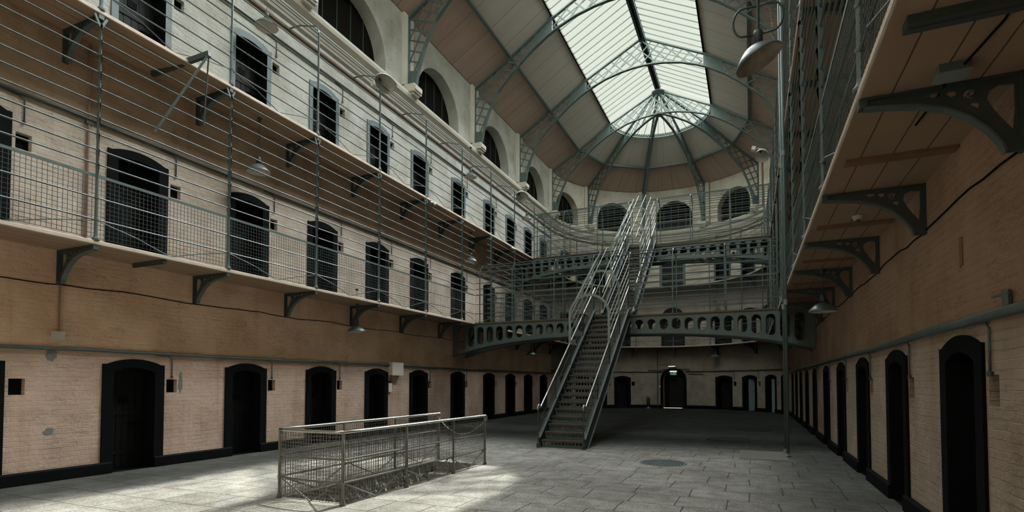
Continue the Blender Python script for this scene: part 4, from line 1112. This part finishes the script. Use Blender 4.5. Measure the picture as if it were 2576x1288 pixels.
p = at('A', 64., .5, 0); pendant((p.x, p.y, 6.25), .9, 'pale pendant under the upper gallery at the rounded end')
pendant((-9.93, 25.0, 3.0), .44, 'dim pendant under the lower gallery seen below the footbridge girder')
# big stained lamp on hooked arms
big = make_lamp('hanging_lamp', .27, M['enamel_rust']); big.location = (.13, 6.80, 5.36); 
for c_ in kids(big):
    if c_.name.split('.')[0] in ('lamp_shade', 'reflector'): c_.rotation_euler = (radians(4), radians(-24), 0); c_.location = (0, 0, -.02)
tag(big, 'large rust-stained enamel lamp hanging by hooked pipes before the shaded gallery', 'lamp'); del big['group']
m = MB(); m.tube([(0, 0, .32), (0, 0, 1.0)], .018, 8); m.build('stem', M['iron_dark'], big)
for sgn in (-1, 1):
    m = MB(); m.tube([(0, 0, .60), (sgn * .10, 0, .615)] + [(sgn * (.15 + .115 * sin(a)), 0, .445 + .17 * cos(a)) for a in [.2 + .27 * i for i in range(11)]] + [(sgn * .05, 0, .27)], .012, 7); m.build('hook_pipe', M['iron_dark'], big, True)
m = MB()
for i in range(16): m.tube([(.09 + .004 * i, .02, .95 - .04 * i), (.094 + .004 * i, .02, .925 - .04 * i)], .008, 5)
m.build('chain', M['steel'], big)
m = MB(); m.tube([(0, 0, .98), (.30, .02, 1.0), (.72, .05, .98)], .02, 7); m.build('arm', M['iron_dark'], big)
# hooded floodlights on the upper railings
def make_hood():
    o = empty('hooded_floodlight', (0, 0, 0), 0, 'x', 'floodlight', 'hooded floodlights')
    def plan(a):
        c, s = cos(a), sin(a); return (.30 * abs(c) ** .55 if c > 0 else c * .32, s * .22)
    def shell(m, k, flip):
        n, q = 28, 7; vs = []
        for j in range(q + 1):
            ph = pi / 2 * j / q
            for i in range(n):
                x, y = plan(2 * pi * i / n); vs.append((x * cos(ph) * k, y * cos(ph) * k, .17 * sin(ph) * k))
        m.mesh(vs, [(j * n + i, j * n + (i + 1) % n, (j + 1) * n + (i + 1) % n, (j + 1) * n + i) for j in range(q) for i in range(n)])
    m = MB(); shell(m, 1., 0); m.build('hood', M['enamel'], o, True)
    m = MB(); shell(m, .96, 1); m.build('reflector', M['enamel'], o, True)
    m = MB(); m.lathe([(0, .12), (.035, .11), (.04, .06), (.0, .03)], (-.12, .06, 0), 12); m.build('bulb', M['iron_dark'], o, True)
    m = MB(); m.tube([(0, 0, .16), (0, 0, .26), (0, .12, .30), (0, .30, .28)], .016, 6); m.box((-.07, .26, .18), (.07, .38, .32)); m.build('mount', M['enamel'], o)
    return o
def aim(o, d, k=1.12):
    z = -V(d).normalized(); x = V((0, 1, 0)); x = (x - z * x.dot(z)).normalized(); y = z.cross(x)
    o.rotation_euler = Matrix((x, y, z)).transposed().to_euler(); o.scale = (k, k, k)
hd = make_hood(); hd.location = (-9.36, 12.45, 10.06); aim(hd, (.42, -.22, -.85))
hd['label'] = 'white hooded floodlight on the upper sunlit railing below the second arch'
h2 = dup(hd, (-9.36, 22.5, 10.02), 0, 'white hooded floodlight on the upper sunlit railing nearer the dome'); aim(h2, (.42, -.22, -.85))
h3 = dup(hd, (.48, 22.0, 10.0), 0, 'white hooded floodlight on the upper shaded railing beside the pipes'); aim(h3, (-.25, -.30, -.9))
# glass twin spots under the upper gallery edge
def twin(y, label, z=Z2 - .11):
    o = empty('twin_spotlight', (-9.40, y, z), 0, label, 'spotlight', 'twin spotlights under the gallery edge')
    m = MB(); m.box((-.05, -.03, 0), (.02, .03, .05)); m.build('mount', M['enamel'], o)
    for s in (-1, 1):
        m = MB(); m.lathe([(0, .05), (.03, .05), (.05, .0), (.06, -.06), (.0, -.05)], (0.02, s * .09, -.03), 12, Matrix.Rotation(radians(50) * s, 3, 'X')); m.build('lamp_head', M['steel'], o, True)
twin(15.0, 'twin glass spotlight under the upper gallery edge above the fifth door')
twin(21.5, 'twin glass spotlight under the upper gallery edge beyond the lower footbridge')

# ---------------------------------------------------------------- exit sign, light strip, extinguisher
p = at('A', 91.2, .02, 0); r = rot('A', 91.2)
o = empty('exit_sign', (p.x, p.y, 2.16), r, 'small green and white running-man exit sign in the arched doorway', 'sign')
m = MB(); m.box((-.20, -.03, -.09), (.20, .0, .09)); m.build('sign_panel', M['sign_green'], o)
m = MB(); pw = lambda x, z, w: V((x, -.034 + w, z))
m.plate([(.06, .07), (.17, .07), (.17, -.07), (.06, -.07)], [[(.085, .05), (.145, .05), (.145, -.07 + .001), (.085, -.07 + .001)]], pw, .006)
m.plate([(-.17, .01), (-.10, .01), (-.10, .04), (-.05, 0), (-.10, -.04), (-.10, -.01), (-.17, -.01)], [], pw, .006)
m.lathe([(0, .004), (.014, .003), (.014, -.003), (0, -.004)], (.02, -.035, .055), 8, Matrix.Rotation(pi / 2, 3, 'X'))
m.bar((.02, -.034, .04), (.0, -.034, -.005), .005, .022); m.bar((0, -.034, -.005), (-.03, -.034, -.06), .005, .014); m.bar((0, -.034, -.005), (.035, -.034, -.03), .005, .014); m.bar((.035, -.034, -.03), (.025, -.034, -.065), .005, .012); m.bar((.02, -.034, .035), (.05, -.034, .015), .005, .01); m.bar((.018, -.034, .035), (-.02, -.034, .01), .005, .01)
m.build('pictogram', M['sign_white'], o)
o = empty('emergency_light', (p.x, p.y - .02, 2.31), r, 'lit strip lamp above the exit sign', 'lamp'); m = MB(); m.box((-.21, -.05, -.035), (.21, .0, .035)); m.build('lit_diffuser', M['lit'], o); m = MB(); m.box((-.22, .0, -.045), (.22, .02, .045)); m.build('backplate', M['enamel'], o)
q = at('A', 92.0, .10, 2.62); o = empty('arch_lamp', q, r, 'bright lamp at the crown of the arched doorway', 'lamp'); m = MB(); m.tube([(-.20, 0, 0), (.20, 0, .01)], .022, 8); m.build('lit_tube', M['lit'], o); m = MB(); m.box((-.24, .0, .02), (.24, .06, .06)); m.build('backplate', M['enamel'], o)
q = at('A', 106., .30, 0); o = empty('fire_extinguisher', q, r, 'dark fire extinguisher on a small stand before the curved wall', 'fire extinguisher')
m = MB(); m.lathe([(0, .12), (.085, .12), (.09, .15), (.09, .56), (.07, .63), (.03, .67), (0, .67)], (0, 0, 0), 16); m.build('cylinder_body', M['extinguisher'], o, True)
m = MB(); m.lathe([(0, .67), (.028, .67), (.028, .74), (.012, .78), (.012, .95), (0, .95)], (0, 0, 0), 10); m.build('valve', M['steel'], o, True)
m = MB(); m.tube([(.02, -.02, .74), (-.08, -.04, .72), (-.13, -.06, .55), (-.12, -.06, .35), (-.09, -.05, .22)], .013, 6); m.build('hose', M['black'], o, True)
m = MB(); m.box((-.13, -.10, 0), (.13, .10, .03)); m.tube([(0, 0, .03), (0, 0, .13)], .03, 8); m.build('stand', M['enamel'], o)

# ---------------------------------------------------------------- camera
F = 1370.; yaw = math.atan2(600., 1370.); tilt = radians(1.83)
cam = bpy.data.cameras.new('camera'); co = bpy.data.objects.new('camera', cam); COL.objects.link(co)
co.location = (0, 0, CAMH); co.rotation_euler = (pi / 2 + tilt, 0, yaw)
cam.sensor_width = 36.; cam.sensor_fit = 'HORIZONTAL'; cam.lens = 36. * F / 2576.
cam.shift_y = (919. - 644.) / 2576.; cam.clip_start = .05; cam.clip_end = 300.
SC.camera = co

SKY_BASE, SKY_FILL_HIGH, SKY_FILL_GLOW, SKY_FILL_SIDE, SKY_FILL_REAR = .89, 1., 54., 0., 8.
# ---------------------------------------------------------------- daylight
sd = bpy.data.lights.new('sun', 'SUN'); so = bpy.data.objects.new('sun', sd); COL.objects.link(so)
sdir = V((1.66, 22.15, 16.1)).normalized()
so.rotation_euler = sdir.to_track_quat('Z', 'Y').to_euler(); so.location = (0, 30, 30)
sd.energy = 9.; sd.angle = radians(.55); sd.color = (1., .98, .91)
w = bpy.data.worlds.new('world'); SC.world = w; w.use_nodes = True; nt = w.node_tree
bg = nt.nodes['Background']; tc = N(nt, 'ShaderNodeTexCoord'); sp = N(nt, 'ShaderNodeSeparateXYZ'); L(nt, tc.outputs['Generated'], sp.inputs[0])
def ss(sock, lo, hi, a=0., b=1.):
    n = N(nt, 'ShaderNodeMapRange'); n.interpolation_type = 'SMOOTHSTEP'
    for k, v in (('From Min', lo), ('From Max', hi), ('To Min', a), ('To Max', b)): n.inputs[k].default_value = v
    L(nt, sock, n.inputs['Value']); return n.outputs[0]
# pale sky, plus unseen bright lobes added high and behind to light the hall
hz = mth(nt, 'MULTIPLY', mth(nt, 'MULTIPLY', ss(sp.outputs[2], .80, .92, 1., .06), ss(sp.outputs[1], 0., .45)), ss(sp.outputs[0], -.25, .40, .20, 1.))
hi = ss(sp.outputs[2], .595, .69)
sidel = mth(nt, 'MULTIPLY', mth(nt, 'MULTIPLY', ss(sp.outputs[0], .25, .62), ss(sp.outputs[2], .66, .80, 1., .1)), SKY_FILL_SIDE)
rear = mth(nt, 'MULTIPLY', mth(nt, 'MULTIPLY', ss(mth(nt, 'MULTIPLY', sp.outputs[1], -1.), .05, .4), mth(nt, 'MULTIPLY', ss(sp.outputs[2], .60, .80, 1., .15), ss(sp.outputs[2], 0., .1))), SKY_FILL_REAR)
st = mth(nt, 'ADD', mth(nt, 'ADD', SKY_BASE, rear), mth(nt, 'MULTIPLY', hi, mth(nt, 'ADD', mth(nt, 'ADD', SKY_FILL_HIGH, sidel), mth(nt, 'MULTIPLY', hz, SKY_FILL_GLOW))))
L(nt, st, bg.inputs['Strength']); L(nt, mixc(nt, hi, (.97, 1., .915), (.97, 1., 1.06)), bg.inputs['Color'])

vs = SC.view_settings; vs.view_transform = 'Standard'; vs.look = 'None'; vs.gamma = 1.; vs.exposure = 0.; vs.use_curve_mapping = False
SC.cycles.use_denoising = True
SC.cycles.max_bounces = 7; SC.cycles.diffuse_bounces = 5; SC.cycles.glossy_bounces = 3; SC.cycles.transparent_max_bounces = 12
SC.cycles.sample_clamp_indirect = 6.
